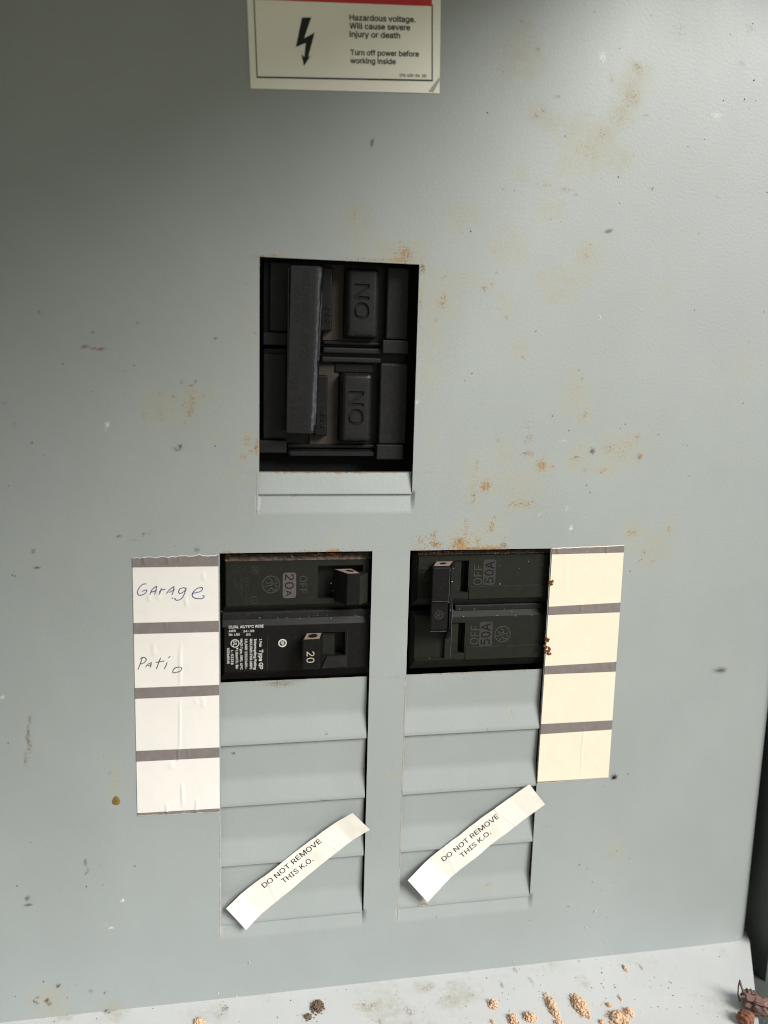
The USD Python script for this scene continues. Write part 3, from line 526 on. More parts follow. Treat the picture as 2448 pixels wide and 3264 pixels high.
# ------------------------------------------------------------------ branch breakers: helpers
def pole(zf, face, outer, yf, drop=2.6, base=8.0, cuts=()):
    """Body of one pole: flat face, chamfered shoulders, block behind; slots cut out."""
    a = rect(zf, *face, yf); o = rect(zf, *outer, yf + drop)
    p = []
    for (q, ins, y) in ((a, .28, yf), (a, 0, yf + .28), (o, 0, yf + drop), (o, 0, yf + base)):
        p += [(x, y, z) for x in (q[0] + ins, q[1] - ins) for z in (q[2] + ins, q[3] - ins)]
    b = hull(p)
    for c in cuts:
        q = rect(zf, *c[:4], yf)
        b = b - box(q[0], q[1], yf - 1, yf + (c[4] if len(c) > 4 else 5.5), q[2], q[3])
    return b
def toggle(zf, top, zbot, yfront, yback):
    """Handle from its top face (back left, back right, front right, front left in the zoom) and the pixel row of its lower end."""
    bl, br, fr, fl = [zf(*top[i], y) for i, y in ((0, yback), (1, yback), (2, yfront), (3, yfront))]
    ztop = (fl[2] + fr[2]) / 2
    zb = zf((top[2][0] + top[3][0]) / 2, zbot, yfront)[2]
    p = []
    for q in (bl, br): p += [(q[0], yback, ztop), (q[0], yback, zb)]
    c = .35
    for q, s in ((fl, 1), (fr, -1)):
        p += [(q[0] + s * c, yfront, ztop - c * .5), (q[0] + s * c, yfront, zb + c), (q[0], yfront + c, ztop), (q[0], yfront + c, zb + c * .3)]
    return hull(p), np.array([bl[0], br[0], fr[0], fl[0]]), ztop, zb
def cap(xs, ztop, yfront, yback, parent, hole=(.5, .5, .8, .7)):
    """Worn top face of a handle with its dark hole."""
    x = lambda s, t: (xs[0] * (1 - s) + xs[1] * s) * (1 - t) + (xs[3] * (1 - s) + xs[2] * s) * t
    ins = .06
    pl = [(ins, ins), (1 - ins, ins), (1 - ins, 1 - ins), (ins, 1 - ins)]
    pts = [(x(s, t), yback + (yfront - yback) * t, ztop + h) for s, t in pl for h in (-.1, .09)]
    part(parent, 'handle_top', hull(pts), CAP, 'pale worn top of the handle with a round hole')
    an = np.linspace(0, 2 * np.pi, 20, endpoint=False)
    pts = []
    for k in an:
        s, t = hole[0] + .5 * hole[2] * .5 * math.cos(k), hole[1] + .5 * hole[3] * .5 * math.sin(k)
        pts += [(x(s, t), yback + (yfront - yback) * t, ztop + h) for h in (.0, .14)]
    part(parent, 'hole', hull(pts), SLOT)
def monogram(zf, x, y, r, dep, w=.3):
    """A circle with looping initials, as moulded and printed on the breakers."""
    c = zf(x, y, dep) + [0, -.02, 0]; e = zf(x + r, y, dep); R = e[0] - c[0]
    out = [ring(c, R, .11 * R)]
    st = lambda pp: stroke([(c[0] + a * R, c[2] + b * R) for a, b in pp], .11 * R, c[1])
    # letters turned to read downwards
    out.append(st([(.5, .5), (.62, .15), (.3, .05), (-.05, .2), (-.4, .12), (-.55, .4), (-.3, .62), (.05, .5), (.1, .2)]))
    out.append(st([(.5, -.15), (.6, -.5), (.25, -.62), (0, -.35), (-.2, -.62), (-.55, -.5), (-.45, -.15), (-.1, -.1), (.15, .05)]))
    for k in range(4):
        t = k * math.pi / 2 + .6
        out.append(st([(.78 * math.cos(t - .35), .78 * math.sin(t - .35)), (.66 * math.cos(t), .66 * math.sin(t)), (.78 * math.cos(t + .35), .78 * math.sin(t + .35))]))
    return cat(out)
def approval(zf, x, y, r, dep, s, way, th=.14):
    c = zf(x, y, dep) + [0, -.02, 0]; R = zf(x + r, y, dep)[0] - c[0]
    U, Vv = (np.array(k, float) for k in DIRS[way])
    h = R * .8
    return cat([ring(c, R, th * R * 1.4), text(s, c - U * R * .62 - Vv * h * .5, way, h, R * 1.24, bold=True)])

# ------------------------------------------------------------------ left column, upper breaker (off)
Y1 = 3.4
b1 = thing('circuit_breaker', 'upper left black 20A breaker switched OFF, dusty rusty top edge, faded markings', 'circuit breaker', (XA + 29, 10, 26))
part(b1, 'body', pole(zB, (165, 242, 1478, 652), (128, 182, 1500, 698), Y1, 2.4, cuts=((1010, 292, 1420, 590),)), OLIVE)
q = rect(zB, 165, 196, 1490, 236, Y1 + 1.2)
part(b1, 'top_shoulder', hull([(x, y, z) for x in (q[0], q[1]) for y, z in ((Y1 + .12, q[2] - .1), (Y1 + 2.2, q[3] + .3), (Y1 + 3.5, q[3] + .3), (Y1 + 3.5, q[2] - .2))]), DUSTY, 'dusty rust-streaked sloping top edge')
hm, xs, zt_, zb_ = toggle(zB, ((1150, 300), (1322, 292), (1400, 362), (1275, 372)), 655, -3.6, 4.2)
h1 = part(b1, 'handle', hm, BLACK)
cap(xs, zt_, -3.6, 4.2, h1, (.62, .5, .9, .85))
q = rect(zB, 1400, 375, 1472, 640, -1.2)
hb = part(h1, 'handle_shoulder', hull([(q[0] - 1.0, -3.2, z) for z in (q[2], q[3])] + [(q[1], 1.0, z) for z in (q[2], q[3])] + [(q[0] - 1, 3.8, z) for z in (q[2], q[3])] + [(q[1], 3.8, z) for z in (q[2], q[3])]), OLIVE)
part(b1, 'lettering', textpx('OFF', zB, Y1, 843, 388, 908, 545, 'down'), INK_F, 'OFF, reading downwards')
q = rect(zB, 690, 358, 812, 590, Y1)
rp = part(b1, 'rating_patch', rrect(*q, 1.0, Y1 - .02, .05), PLATE_F, 'grey patch reading 20A')
part(rp, 'lettering', cat([textpx('20', zB, Y1 - .06, 712, 372, 790, 505, 'down'), textpx('A', zB, Y1 - .06, 720, 520, 770, 570, 'down')]), SLOT)
part(b1, 'emblem', monogram(zB, 583, 466, 84, Y1), INK_F)
part(b1, 'approval_mark', approval(zB, 440, 334, 38, Y1, 'SP', 'down'), INK_FF)
part(b1, 'approval_mark', approval(zB, 425, 605, 38, Y1, 'UL', 'down'), INK_FF)
part(b1, 'small_print', cat([textpx(s, zB, Y1, x0, y0, x1, y1, 'down') for s, x0, y0, x1, y1 in (('TYPE', 322, 292, 350, 362), ('THQL', 278, 292, 308, 365), ('1 POLE', 225, 290, 262, 368), ('120/240V', 345, 395, 378, 650), ('10,000 A', 300, 395, 330, 560), ('40°C', 240, 410, 268, 500))]), INK_FF)

# ------------------------------------------------------------------ left column, lower breaker (on)
Y2 = 2.9
b2 = thing('circuit_breaker', 'lower left black breaker with white printed text block and handle marked 20', 'circuit breaker', (XA + 29, 10, 1))
part(b2, 'body', pole(zB, (152, 832, 1476, 1248), (118, 800, 1500, 1305), Y2, 2.2, cuts=((1050, 900, 1258, 1112),)), BLACK)
part(b2, 'top_ledge', rbox(*rect(zB, 132, 706, 1492, 772, Y2 + .9), Y2 + .9, 9, .5), BLACK2)
q = rect(zB, 140, 772, 1485, 832, Y2 + .6)
part(b2, 'top_shoulder', hull([(x, y, z) for x in (q[0], q[1]) for y, z in ((Y2 + .1, q[2] - .1), (Y2 + 1.3, q[3] + .2), (Y2 + 3, q[3]), (Y2 + 3, q[2]))]), BLACK2)
hm, xs, zt_, zb_ = toggle(zB, ((905, 902), (1052, 906), (1032, 974), (872, 962)), 1240, -4.4, 3.6)
h2 = part(b2, 'handle', hm, BLACK)
cap(xs, zt_, -4.4, 3.6, h2, (.5, .5, 1.1, 1.15))
part(h2, 'lettering', textpx('20', zB, -4.42, 908, 1078, 978, 1180, 'down', bold=False), INK_T, '20, reading downwards')
q = rect(zB, 1030, 1120, 1275, 1225, Y2 - .5)
part(b2, 'guard', hull([(q[0] + .5, Y2 - .9, q[2]), (q[1], Y2 - .3, q[2]), (q[1], Y2 - .3, q[3]), (q[0] + 2.6, Y2 - .9, q[3]), (q[0] + .2, Y2 + 1, q[2] - .2), (q[1] + .2, Y2 + 1, q[2] - .2), (q[1] + .2, Y2 + 1, q[3]), (q[0] + 2.4, Y2 + 1, q[3])]), BLACK2)
q = rect(zB, 1268, 905, 1300, 1225, Y2 - .3)
part(b2, 'guard', rbox(q[0], q[0] + .55, q[2], q[3], Y2 - .3, Y2 + 1, .15), BLACK2)
part(b2, 'slide_plate', box(*rect(zB, 1052, 905, 1160, 1108, Y2 + 2)[:2], Y2 + 1.6, Y2 + 4, *rect(zB, 1052, 905, 1160, 1108, Y2 + 2)[2:]), OLIVE)
sp = [('CU/AL 60/75°C WIRE', 197, 838, 515, 862, 'right'), ('AWG', 197, 880, 262, 899, 'right'), ('14-10', 330, 880, 430, 899, 'right'), ('IN. LBS', 197, 914, 300, 932, 'right'), ('25', 355, 914, 396, 932, 'right'),
      ('1 Pole', 476, 962, 500, 1035, 'down'), ('Interrupting Rating', 428, 962, 452, 1240, 'down'), ('MAX.RMS SYM.AMPS', 390, 962, 412, 1238, 'down'), ('10,000 120/240V~', 345, 962, 367, 1238, 'down'), ('HACR Type, SWD, 40°C', 302, 962, 324, 1240, 'down'), ('® Listed Cir. Bkr', 262, 1042, 284, 1238, 'down'), ('L-53338', 218, 1065, 240, 1196, 'down'), ('SIEMENS', 182, 1045, 203, 1190, 'down')]
pr = [textpx(s, zB, Y2, x0, y0, x1, y1, w, bold=True) for s, x0, y0, x1, y1, w in sp] + [textpx('Type QP', zB, Y2, 474, 1060, 510, 1238, 'down', bold=True)]
ln = lambda x0, y0, x1, y1: box(*rect(zB, x0, y0, x1, y1, Y2)[:2], Y2 - .07, Y2, *rect(zB, x0, y0, x1, y1, Y2)[2:])
part(b2, 'lettering', cat(pr), INK_W, 'white block of small printed ratings')
part(b2, 'printed_lines', cat([ln(197, 904, 430, 907), ln(316, 880, 320, 934), ln(551, 930, 554, 1242)]), INK_F)
part(b2, 'approval_mark', approval(zB, 255, 1003, 40, Y2, 'UL', 'down'), INK_W)
part(b2, 'approval_mark', approval(zB, 688, 1000, 39, Y2, 'SP', 'down', .2), INK_W)

# ------------------------------------------------------------------ right column, double pole (on)
Y3 = 3.0
b3 = thing('circuit_breaker', 'black double pole 50A breaker in the right column with tied handle', 'circuit breaker', (XC + 29, 10, 1))
part(b3, 'body', pole(zC, (262, 198, 1476, 590), (205, 148, 1490, 640), Y3, 2.4, cuts=((590, 248, 724, 540),)), OLIVE)
part(b3, 'body', pole(zC, (240, 752, 1425, 1140), (190, 690, 1450, 1205), Y3, 2.2, cuts=((560, 815, 690, 1092), (236, 752, 512, 1145, 1.7))), OLIVE)
part(b3, 'top_ledge', rbox(*rect(zC, 600, 645, 1400, 700, Y3 + 1.6), Y3 + 1.6, 9, .5), BLACK2)
q = rect(zC, 265, 160, 1476, 194, Y3 + 1.2)
part(b3, 'top_shoulder', hull([(x, y, z) for x in (q[0], q[1]) for y, z in ((Y3 + .12, q[2] - .1), (Y3 + 2.2, q[3] + .3), (Y3 + 3.5, q[3] + .3), (Y3 + 3.5, q[2] - .2))]), DUSTY, 'dusty rust-streaked sloping top edge')
for (x0, y0, x1, y1) in ((728, 474, 1450, 590), (695, 1022, 1402, 1140)):
    part(b3, 'lower_step', rbox(*rect(zC, x0, y0, x1, y1, Y3 - .3), Y3 - .3, Y3 + 1, .15), OLIVE)
for (x0, y0, x1, y1) in ((592, 250, 652, 540), (565, 818, 625, 1090)):
    q = rect(zC, x0, y0, x1, y1, Y3 + 1.2)
    part(b3, 'slide_plate', box(q[0], q[1], Y3 + .8, Y3 + 4, q[2], q[3]), OLIVE)
hm, xs, zt_, zb_ = toggle(zC, ((425, 250), (592, 250), (556, 300), (398, 298)), 885, -4.4, 3.4)
h3 = part(b3, 'tied_handle', hm, BLACK, 'tall handle tying both poles')
cap(xs, zt_, -4.4, 3.4, h3, (.5, .5, .75, .8))
q = rect(zC, 395, 305, 540, 612, -4.6)
part(h3, 'upper_cap', rbox(q[0] - .25, q[1] + .25, q[2], q[3], -5.9, -3.8, .4), BLACK)
part(h3, 'wear_highlight_line', cat([box(q[0] - .15, q[1] + .3, -5.75, -5.3, q[2] - .16, q[2] + .06), box(q[1] + .1, q[1] + .3, -5.8, -5.2, q[2] + .2, q[3] - .4)]), WEAR_GLINT)  # worn lower edge and edge highlight, both painted as light strips
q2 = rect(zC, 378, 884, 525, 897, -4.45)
part(h3, 'wear_highlight_line', box(q2[0], q2[1], -4.5, -4.2, q2[2], q2[2] + .25), WEAR_GLINT)
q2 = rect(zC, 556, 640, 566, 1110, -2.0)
part(h3, 'wear_highlight_line', hull([(x, y, z) for x, y in ((q2[0], -3.9), (q2[0] + .22, -3.75)) for z in (q2[2], q2[3])] + [(q2[0] + .1, -3.0, q2[2])]), WEAR_GLINT)  # highlight along the side rail, painted as a thin light strip
q = rect(zC, 540, 305, 590, 1000, -3)
part(h3, 'side_rail', hull([(q[0] + .3, -4.2, q[3]), (q[0] + .3, -4.2, q[2] + 6), (q[1] - .2, -3.0, q[3]), (q[1] - .4, -3.0, q[2] + 6), (q[0] + 1.2, 2.6, q[3]), (q[0] + 1., 2.6, q[2]), (q[1] + .4, 2.6, q[3]), (q[1], 2.6, q[2])]), GLOSS)
part(h3, 'emblem', monogram(zC, 455, 745, 40, -4.42), INK_F)
part(b3, 'lettering', textpx('ON', zC, Y3, 305, 312, 360, 425, 'up'), INK_F, 'ON, reading upwards')
for (o, p_, e) in (((772, 290, 848, 472), (858, 238, 972, 470), (875, 255, 955, 450)), ((742, 842, 818, 1012), (822, 805, 942, 1032), (840, 822, 922, 1012))):
    part(b3, 'lettering', textpx('OFF', zC, Y3, *o, 'up'), INK_F, 'OFF, reading upwards')
    rp = part(b3, 'rating_patch', rrect(*rect(zC, *p_, Y3), 1.0, Y3 - .02, .05), PLATE_G, 'dark grey patch reading 50A')
    part(rp, 'lettering', textpx('50A', zC, Y3 - .06, *e, 'up'), BLACK)
part(b3, 'emblem', monogram(zC, 1035, 918, 74, Y3), INK_F)

# ------------------------------------------------------------------ directory cards beside the columns
def crease(x, z, rows):
    y = np.zeros_like(x)
    for cx_, za, zb, w, a in rows:
        t = np.clip((z - za) / (zb - za + 1e-9), 0, 1)
        y = y + .62 * a * np.exp(-((x - cx_ - .9 * (meshkit.fbm(np.stack([z / 9, 0 * z + cx_, 0 * z], 1), 2, 4) - .5)) / w) ** 2) * np.sin(np.pi * t) ** .7
    return y
def card(name, label, mat, corners, bandrows, creases, torn_top, torn_bot, seed):
    """corners TL TR BR BL (x, z); bands as pairs of fractions measured down the left and right edges."""
    TL, TR, BR, BL = (np.array(c, float) for c in corners)
    th = thing(name, label, 'panel label', ((TL[0] + TR[0]) / 2, 0, BL[1]))
    def surf(s, t, lift):
        pt = (TL * ((1 - s) * (1 - t))[:, None] + TR * (s * (1 - t))[:, None] + BR * (s * t)[:, None] + BL * ((1 - s) * t)[:, None])
        x, z = pt[:, 0].copy(), pt[:, 1].copy()
        jag = meshkit.fbm(np.stack([x / 1.7, 0 * x + seed, 0 * x], 1), 3, seed) - .5
        z = z + np.where(t < .004, 1.1 * torn_top * jag, 0) + np.where(t > .996, .9 * torn_bot * jag, 0)
        y = relief(x, z) - .22 - lift - crease(x, z, creases) - .18 * (meshkit.fbm(np.stack([x / 14, z / 14, 0 * x + seed], 1), 3, seed) - .4).clip(0)
        return np.stack([x, y, z], 1)
    tl = lambda s, t: surf(s, t, 0)
    part(th, 'card', grid(90, 220, lambda s, t: tl(s, t)), mat, smooth=True)
    for (l0, r0, l1, r1) in bandrows:
        def bd(s, t, l0=l0, r0=r0, l1=l1, r1=r1):
            a, b = l0 + (r0 - l0) * s, l1 + (r1 - l1) * s
            return surf(s, a + (b - a) * t, .06)
        part(th, 'grey_band', grid(90, 10, bd), BAND, smooth=True)
    return th, surf
c2 = lambda p: (p[0], p[2])
Lc = [c2(zL(101, 138)), (-.04, zL(765, 112)[2]), (-.04, zL(765, 2084)[2]), c2(zL(141, 2116))]
lf = lambda y: (zL(101 + (y - 138) * .0202, y)[2] - Lc[0][1]) / (Lc[3][1] - Lc[0][1])
rf = lambda y: (zL(765, y)[2] - Lc[1][1]) / (Lc[2][1] - Lc[1][1])
cm = lambda x, y0, y1, w, a: (zL(x, y0)[0], zL(x, y1)[2], zL(x, y0)[2], w, a)
thL, sL = card('directory_card', 'white directory card left of the breakers, handwritten Garage and Patio', PAPER_L, Lc,
    [(lf(y0), rf(y1), lf(y2), rf(y3)) for y0, y1, y2, y3 in ((142, 118, 212, 203), (637, 620, 722, 705), (1135, 1110, 1218, 1190), (1618, 1590, 1700, 1667), (2093, 2057, 2113, 2081))],
    [cm(470, 780, 1130, .55, .42), (cm(462, 1200, 1660, .35, .4)), cm(480, 1850, 2050, .5, .42), cm(265, 780, 900, .8, .25), cm(230, 400, 480, .7, .3), cm(300, 380, 470, .6, .25), cm(515, 430, 520, .5, .32), cm(650, 240, 320, .6, .25), cm(590, 1980, 2110, .6, .5), cm(365, 2020, 2115, .5, .5), cm(355, 630, 690, .3, .3), cm(530, 1600, 1690, .25, .3), cm(400, 1700, 1760, .9, .25), cm(640, 1200, 1290, .7, .25), cm(585, 1210, 1270, .7, .2), cm(370, 100, 190, .5, .5), cm(460, 100, 170, .5, .4), cm(190, 120, 190, .5, .5), cm(455, 1590, 1700, .25, .5)], .9, .8, 41)
inkL = lambda pts, w=.28: stroke([c2(zL(*p)) for p in pts], w, 0, .04)
def on_card(ms):
    t = cat(ms); v = np.array(t.vertices)
    t2 = trimesh.Trimesh(v, t.faces, process=False)
    x, z = v[:, 0], v[:, 2]
    return t2
def inked(ms, surf_rows, seed):
    t = cat(ms); v = np.array(t.vertices); x, z = v[:, 0], v[:, 2]
    base = relief(x, z) - .22 - crease(x, z, surf_rows[0]) - .18 * (meshkit.fbm(np.stack([x / 14, z / 14, 0 * x + seed], 1), 3, seed) - .4).clip(0)
    v[:, 1] = base - .07 + (v[:, 1])          # strokes are built from y = 0 forwards
    return trimesh.Trimesh(v, t.faces, process=False)
CRL = [[cm(470, 780, 1130, .55, .42), (cm(462, 1200, 1660, .35, .4)), cm(230, 400, 480, .7, .3), cm(300, 380, 470, .6, .25), cm(515, 430, 520, .5, .32)]]
ga = [[(208, 338), (180, 342), (152, 372), (142, 405), (152, 424), (180, 420), (205, 404), (212, 385), (190, 388), (178, 394)],
      [(238, 418), (262, 372), (290, 356)], [(288, 358), (280, 395), (272, 418)], [(250, 400), (285, 388)],
      [(325, 372), (315, 400), (308, 418)], [(308, 400), (325, 385), (352, 380)],
      [(365, 410), (395, 375), (420, 358)], [(420, 358), (415, 395), (405, 420)], [(385, 402), (425, 380)],
      [(515, 372), (485, 368), (458, 388), (460, 408), (485, 404), (510, 378)], [(515, 372), (500, 415), (470, 455), (440, 462), (428, 452)],
      [(405, 445), (412, 447)], [(425, 448), (430, 449)],
      [(565, 412), (600, 402), (635, 385), (640, 370), (610, 368), (575, 392), (560, 420), (575, 444), (610, 450), (645, 445), (652, 432), (640, 428)]]
pa = [[(178, 905), (162, 950), (146, 990)], [(165, 910), (190, 900), (208, 912), (198, 935), (165, 948)],
      [(205, 972), (225, 950), (248, 940)], [(248, 940), (244, 960), (238, 975)], [(222, 964), (246, 955)],
      [(318, 905), (300, 950), (288, 985)], [(284, 938), (315, 932), (345, 928)],
      [(368, 940), (358, 965), (348, 988)], [(380, 902), (390, 892)],
      [(432, 978), (415, 998), (412, 1016), (440, 1014), (472, 1000), (480, 982), (455, 974), (428, 984)]]
part(thL, 'handwriting', inked([inkL(p) for p in ga], CRL, 41), PEN_BLUE, 'Garage in blue ballpoint')
part(thL, 'handwriting', inked([inkL(p, .27) for p in pa], CRL, 41), PEN_BLACK, 'Patio in dark ballpoint')
xe = XD + .02
Rc = [(xe, zD(1192, 1183)[2]), c2(zD(1348, 1177)), c2(zD(1313.5, 1680)), (xe - .3, zD(1166, 1691)[2])]
lf2 = lambda y: (zD(1192 - (y - 1183) * .051, y)[2] - Rc[0][1]) / (Rc[3][1] - Rc[0][1])
rf2 = lambda y: (zD(1348 - (y - 1177) * .0686, y)[2] - Rc[1][1]) / (Rc[2][1] - Rc[1][1])
cd = lambda x, y0, y1, w, a: (zD(x, y0)[0], zD(x, y1)[2], zD(x, y0)[2], w, a)
CRR = [cd(1205, 1180, 1196, .5, .5), cd(1310, 1178, 1196, .4, .45), cd(1262, 1555, 1680, .2, .35), cd(1255, 1300, 1325, .3, .3), cd(1320, 1425, 1452, .3, .3), cd(1225, 1200, 1290, 1.2, .15)]
thR, sR = card('directory_card', 'blank cream directory card right of the double pole breaker', PAPER_R, Rc,
    [(lf2(a), rf2(b), lf2(c), rf2(d_)) for a, b, c, d_ in ((1185, 1179, 1197, 1193), (1310, 1301, 1328, 1322), (1438, 1429, 1456, 1450), (1563, 1555, 1585, 1575), (1687.5, 1678.6, 1690, 1679.3))], CRR, .35, .35, 53)

# ------------------------------------------------------------------ warning sticker
Wc = [c2(zW(98, -260)), c2(zW(1534, -190)), c2(zW(1522, 688)), c2(zW(135, 652))]
ws = thing('warning_sticker', 'white and red hazardous voltage sticker with lightning bolt, above the main breaker', 'warning label', ((Wc[2][0] + Wc[3][0]) / 2, 0, Wc[2][1]))
def wsurf(x, z, lift): return relief(x, z) - .25 - lift
def wgrid(cs, lift, nu=60, nv=40):
    A_, B_, C_, D_ = (np.array(c, float) for c in cs)
    def fn(s, t):
        p = A_ * ((1 - s) * (1 - t))[:, None] + B_ * (s * (1 - t))[:, None] + C_ * (s * t)[:, None] + D_ * ((1 - s) * t)[:, None]
        return np.stack([p[:, 0], wsurf(p[:, 0], p[:, 1], lift), p[:, 1]], 1)
    return grid(nu, nv, fn)
part(ws, 'sticker', wgrid(Wc, 0), WARN, smooth=True)
wp = lambda x, y: c2(zW(x, y))
part(ws, 'red_band', wgrid([wp(158, -250), wp(1466, -185), wp(1466, 48), wp(166, 0)], .06, 40, 10), RED, smooth=True)
UW = np.array(wp(1466, 594)) - np.array(wp(180, 570)); UW /= np.linalg.norm(UW); VW = np.array([-UW[1], UW[0]])
U3, V3 = (UW[0], 0, UW[1]), (VW[0], 0, VW[1])
def wstick(ms, lift=.06):
    t = cat(ms); v = np.array(t.vertices); v[:, 1] = wsurf(v[:, 0], v[:, 2], lift) + v[:, 1]
    return trimesh.Trimesh(v, t.faces, process=False)
def wtext(s, x0, y0, x1, h, bold):
    a, b = np.array(wp(x0, y0)), np.array(wp(x1, y0))
    return text(s, (a[0], 0, a[1]), (U3, V3), h, np.linalg.norm(b - a), dep=.05, bold=bold)
hb_ = abs(wp(870, 110)[1] - wp(870, 156)[1])
part(ws, 'lettering', wstick([wtext('Hazardous voltage.', 862, 151, 1345, hb_ * .9, True), wtext('Will cause severe', 862, 212, 1306, hb_ * .9, True), wtext('injury or death', 862, 273, 1232, hb_ * .9, True)]), INK_B, 'bold black warning lines')
part(ws, 'lettering', wstick([wtext('Turn off power before', 868, 406, 1370, hb_ * .86, True), wtext('working inside', 868, 466, 1200, hb_ * .86, True)]), INK_B, 'lighter instruction lines')
part(ws, 'lettering', wstick([wtext('290 400-S4  (A)', 1228, 566, 1424, hb_ * .5, False)]), INK_B, 'tiny part number')
red_t = wstick([wtext('DANGER', 560, -40, 1100, hb_ * 2.6, True)], .12)
part(ws, 'lettering', red_t, WARN, 'white heading on the red band')
bolt = [(512, 133), (580, 131), (527, 285), (605, 243), (556, 425), (578, 408), (527, 486), (508, 402), (530, 422), (540, 318), (468, 348)]
part(ws, 'lightning_bolt', wstick([flat([wp(*p) for p in bolt], 0, .05)]), INK_B)
def wline(x0, y0, x1, y1, w): return stroke([wp(x0, y0), wp(x1, y1)], w, 0, .05)
part(ws, 'border_line', wstick([wline(160, 0, 183, 572, .32), wline(183, 570, 1468, 593, .5), wline(1468, 593, 1468, 40, .36)]), INK_G)
part(ws, 'corner_crease', wstick([flat([wp(*p) for p in ((1440, 675), (1520, 570), (1523, 590), (1476, 680))], 0, .05)], .05), plain('sticker_crease', (0.36, 0.35, 0.3), 0.6))

# ------------------------------------------------------------------ DO NOT REMOVE stickers across the slats
def strip(zf, lt, lb, rb, rt, label, lines_, lift_fn, bow, seed):
    A_, B_, C_, D_ = (np.array(c2(zf(*p))) for p in (lt, rt, rb, lb))
    ml, mr = (A_ + D_) / 2, (B_ + C_) / 2
    ax = (mr - ml); Ln = np.linalg.norm(ax); ax = ax / Ln; nr = np.array([-ax[1], ax[0]])
    wd = np.linalg.norm(A_ - D_)
    def yof(s, t): return -.35 - lift_fn(s, t) - .5 * (meshkit.fbm(np.stack([s * 9, t * 1.6, 0 * s + seed], 1), 3, seed) - .5) - .18 * np.exp(-((s - .31 + .05 * t) / .008) ** 2) - .14 * np.exp(-((s - .72 - .04 * t) / .007) ** 2)
    def fn(s, t):
        p = A_ * ((1 - s) * (1 - t))[:, None] + B_ * (s * (1 - t))[:, None] + C_ * (s * t)[:, None] + D_ * ((1 - s) * t)[:, None]
        p = p + nr * (bow(s) + .5 * (meshkit.fbm(np.stack([s * 7, 0 * s + seed, 0 * s], 1), 3, seed) - .5))[:, None]
        return np.stack([p[:, 0], yof(s, t), p[:, 1]], 1)
    th = thing('warning_strip', label, 'sticker', (ml[0], 0, D_[1]))
    part(th, 'strip', grid(140, 16, fn), TAPE, smooth=True)
    ms = []
    for s_, p0, p1, h in lines_:
        a, b = np.array(c2(zf(*p0))), np.array(c2(zf(*p1)))
        U = (b - a) / np.linalg.norm(b - a); Vv = np.array([-U[1], U[0]])
        t = text(s_, (a[0], 0, a[1]), ((U[0], 0, U[1]), (Vv[0], 0, Vv[1])), h, np.linalg.norm(b - a), dep=.04)
        t = t.subdivide_to_size(1.2); v = np.array(t.vertices)
        q = np.stack([v[:, 0], v[:, 2]], 1)
        s = ((q - ml) @ ax) / Ln; tt = .5 - ((q - ml) @ nr - bow(np.clip(s, 0, 1))) / wd
        v[:, 1] = yof(s, tt) - .08 + v[:, 1]
        ms.append(trimesh.Trimesh(v, t.faces, process=False))
    part(th, 'lettering', cat(ms), INK_B, 'two lines of capitals: do not remove this K.O.')
    return th
wave = lambda s, k, a: a * np.sin(s * k)
strip(zS1, (147, 1830), (302, 1998), (1270, 1222), (1135, 1092), 'white DO NOT REMOVE sticker slanting across the left column of slats',
      [('DO NOT REMOVE', (450, 1692), (897, 1331), 2.15), ('THIS K.O.', (602, 1655), (836, 1478), 2.15)],
      lambda s, t: 1.5 * np.clip(.12 - s, 0, 1) / .12 * 1.0 + 1.2 * np.clip(s - .86, 0, 1) / .14 + .12 * (1 + np.sin(s * 19 + 1)), lambda s: 1.3 * np.sin(np.pi * np.clip(s, 0, 1)) * np.clip(s, 0, 1) ** 1.2, 3)
strip(zS2, (155, 1435), (285, 1580), (1068, 955), (965, 823), 'white DO NOT REMOVE sticker slanting across the right column of slats',
      [('DO NOT REMOVE', (402, 1335), (768, 1042), 2.15), ('THIS K.O.', (524, 1310), (716, 1150), 2.15)],
      lambda s, t: 2.6 * np.clip(.2 - s, 0, 1) / .2 * 1.0 + .7 * np.clip(s - .85, 0, 1) / .15 + .12 * (1 + np.sin(s * 17 + 2)), lambda s: .7 * np.sin(np.pi * np.clip(s, 0, 1)), 8)

# ------------------------------------------------------------------ what lies on the sill
def floor_pt(zx, zy): return PF(1400 + zx * .6317, 2900 + zy * .6317, ZBOT)
def sill_z(x, y): return float(ZBOT - 0.012 * max(-y, 0) + 0.25 * (meshkit.fbm(np.array([[x / 40, y / 40, 0]]), 3, 3)[0] - .5))
CL = [(270, 472, 24, 30, 'small sandy mud crumb, leftmost of the loose ones on the sill'),
      (376, 556, 27, 46, 'tall sandy mud lump cut by the lower edge, left of the twin lump'),
      (458, 540, 36, 28, 'squat two-lobed sandy mud lump on the sill'),
      (567, 480, 27, 72, 'long upright sandy mud lump in the middle of the sill'),
      (710, 480, 38, 62, 'thick sandy mud lump with a curved left side'),
      (905, 548, 58, 48, 'widest sandy mud pile on the sill, nearest the insect'),
      (958, 514, 22, 26, 'rounded sandy mud lump touching the right of the widest pile'),
      (938, 296, 9, 22, 'tiny upright mud crumb alone near the back of the sill'),
      (602, 566, 24, 18, 'low sandy mud crumb at the foot of the long upright lump'),
      (822, 564, 16, 14, 'small sandy mud crumb left of the widest pile'),
      (757, 539, 9, 9, 'tiny round mud crumb right below the thick curved lump'),
      (855, 478, 17, 13, 'small mud crumb above the left of the widest pile'),
      (912, 442, 7, 18, 'tiny mud flake standing above the widest pile'),
      (268, 562, 10, 20, 'slim mud crumb below the leftmost crumb at the lower edge')]
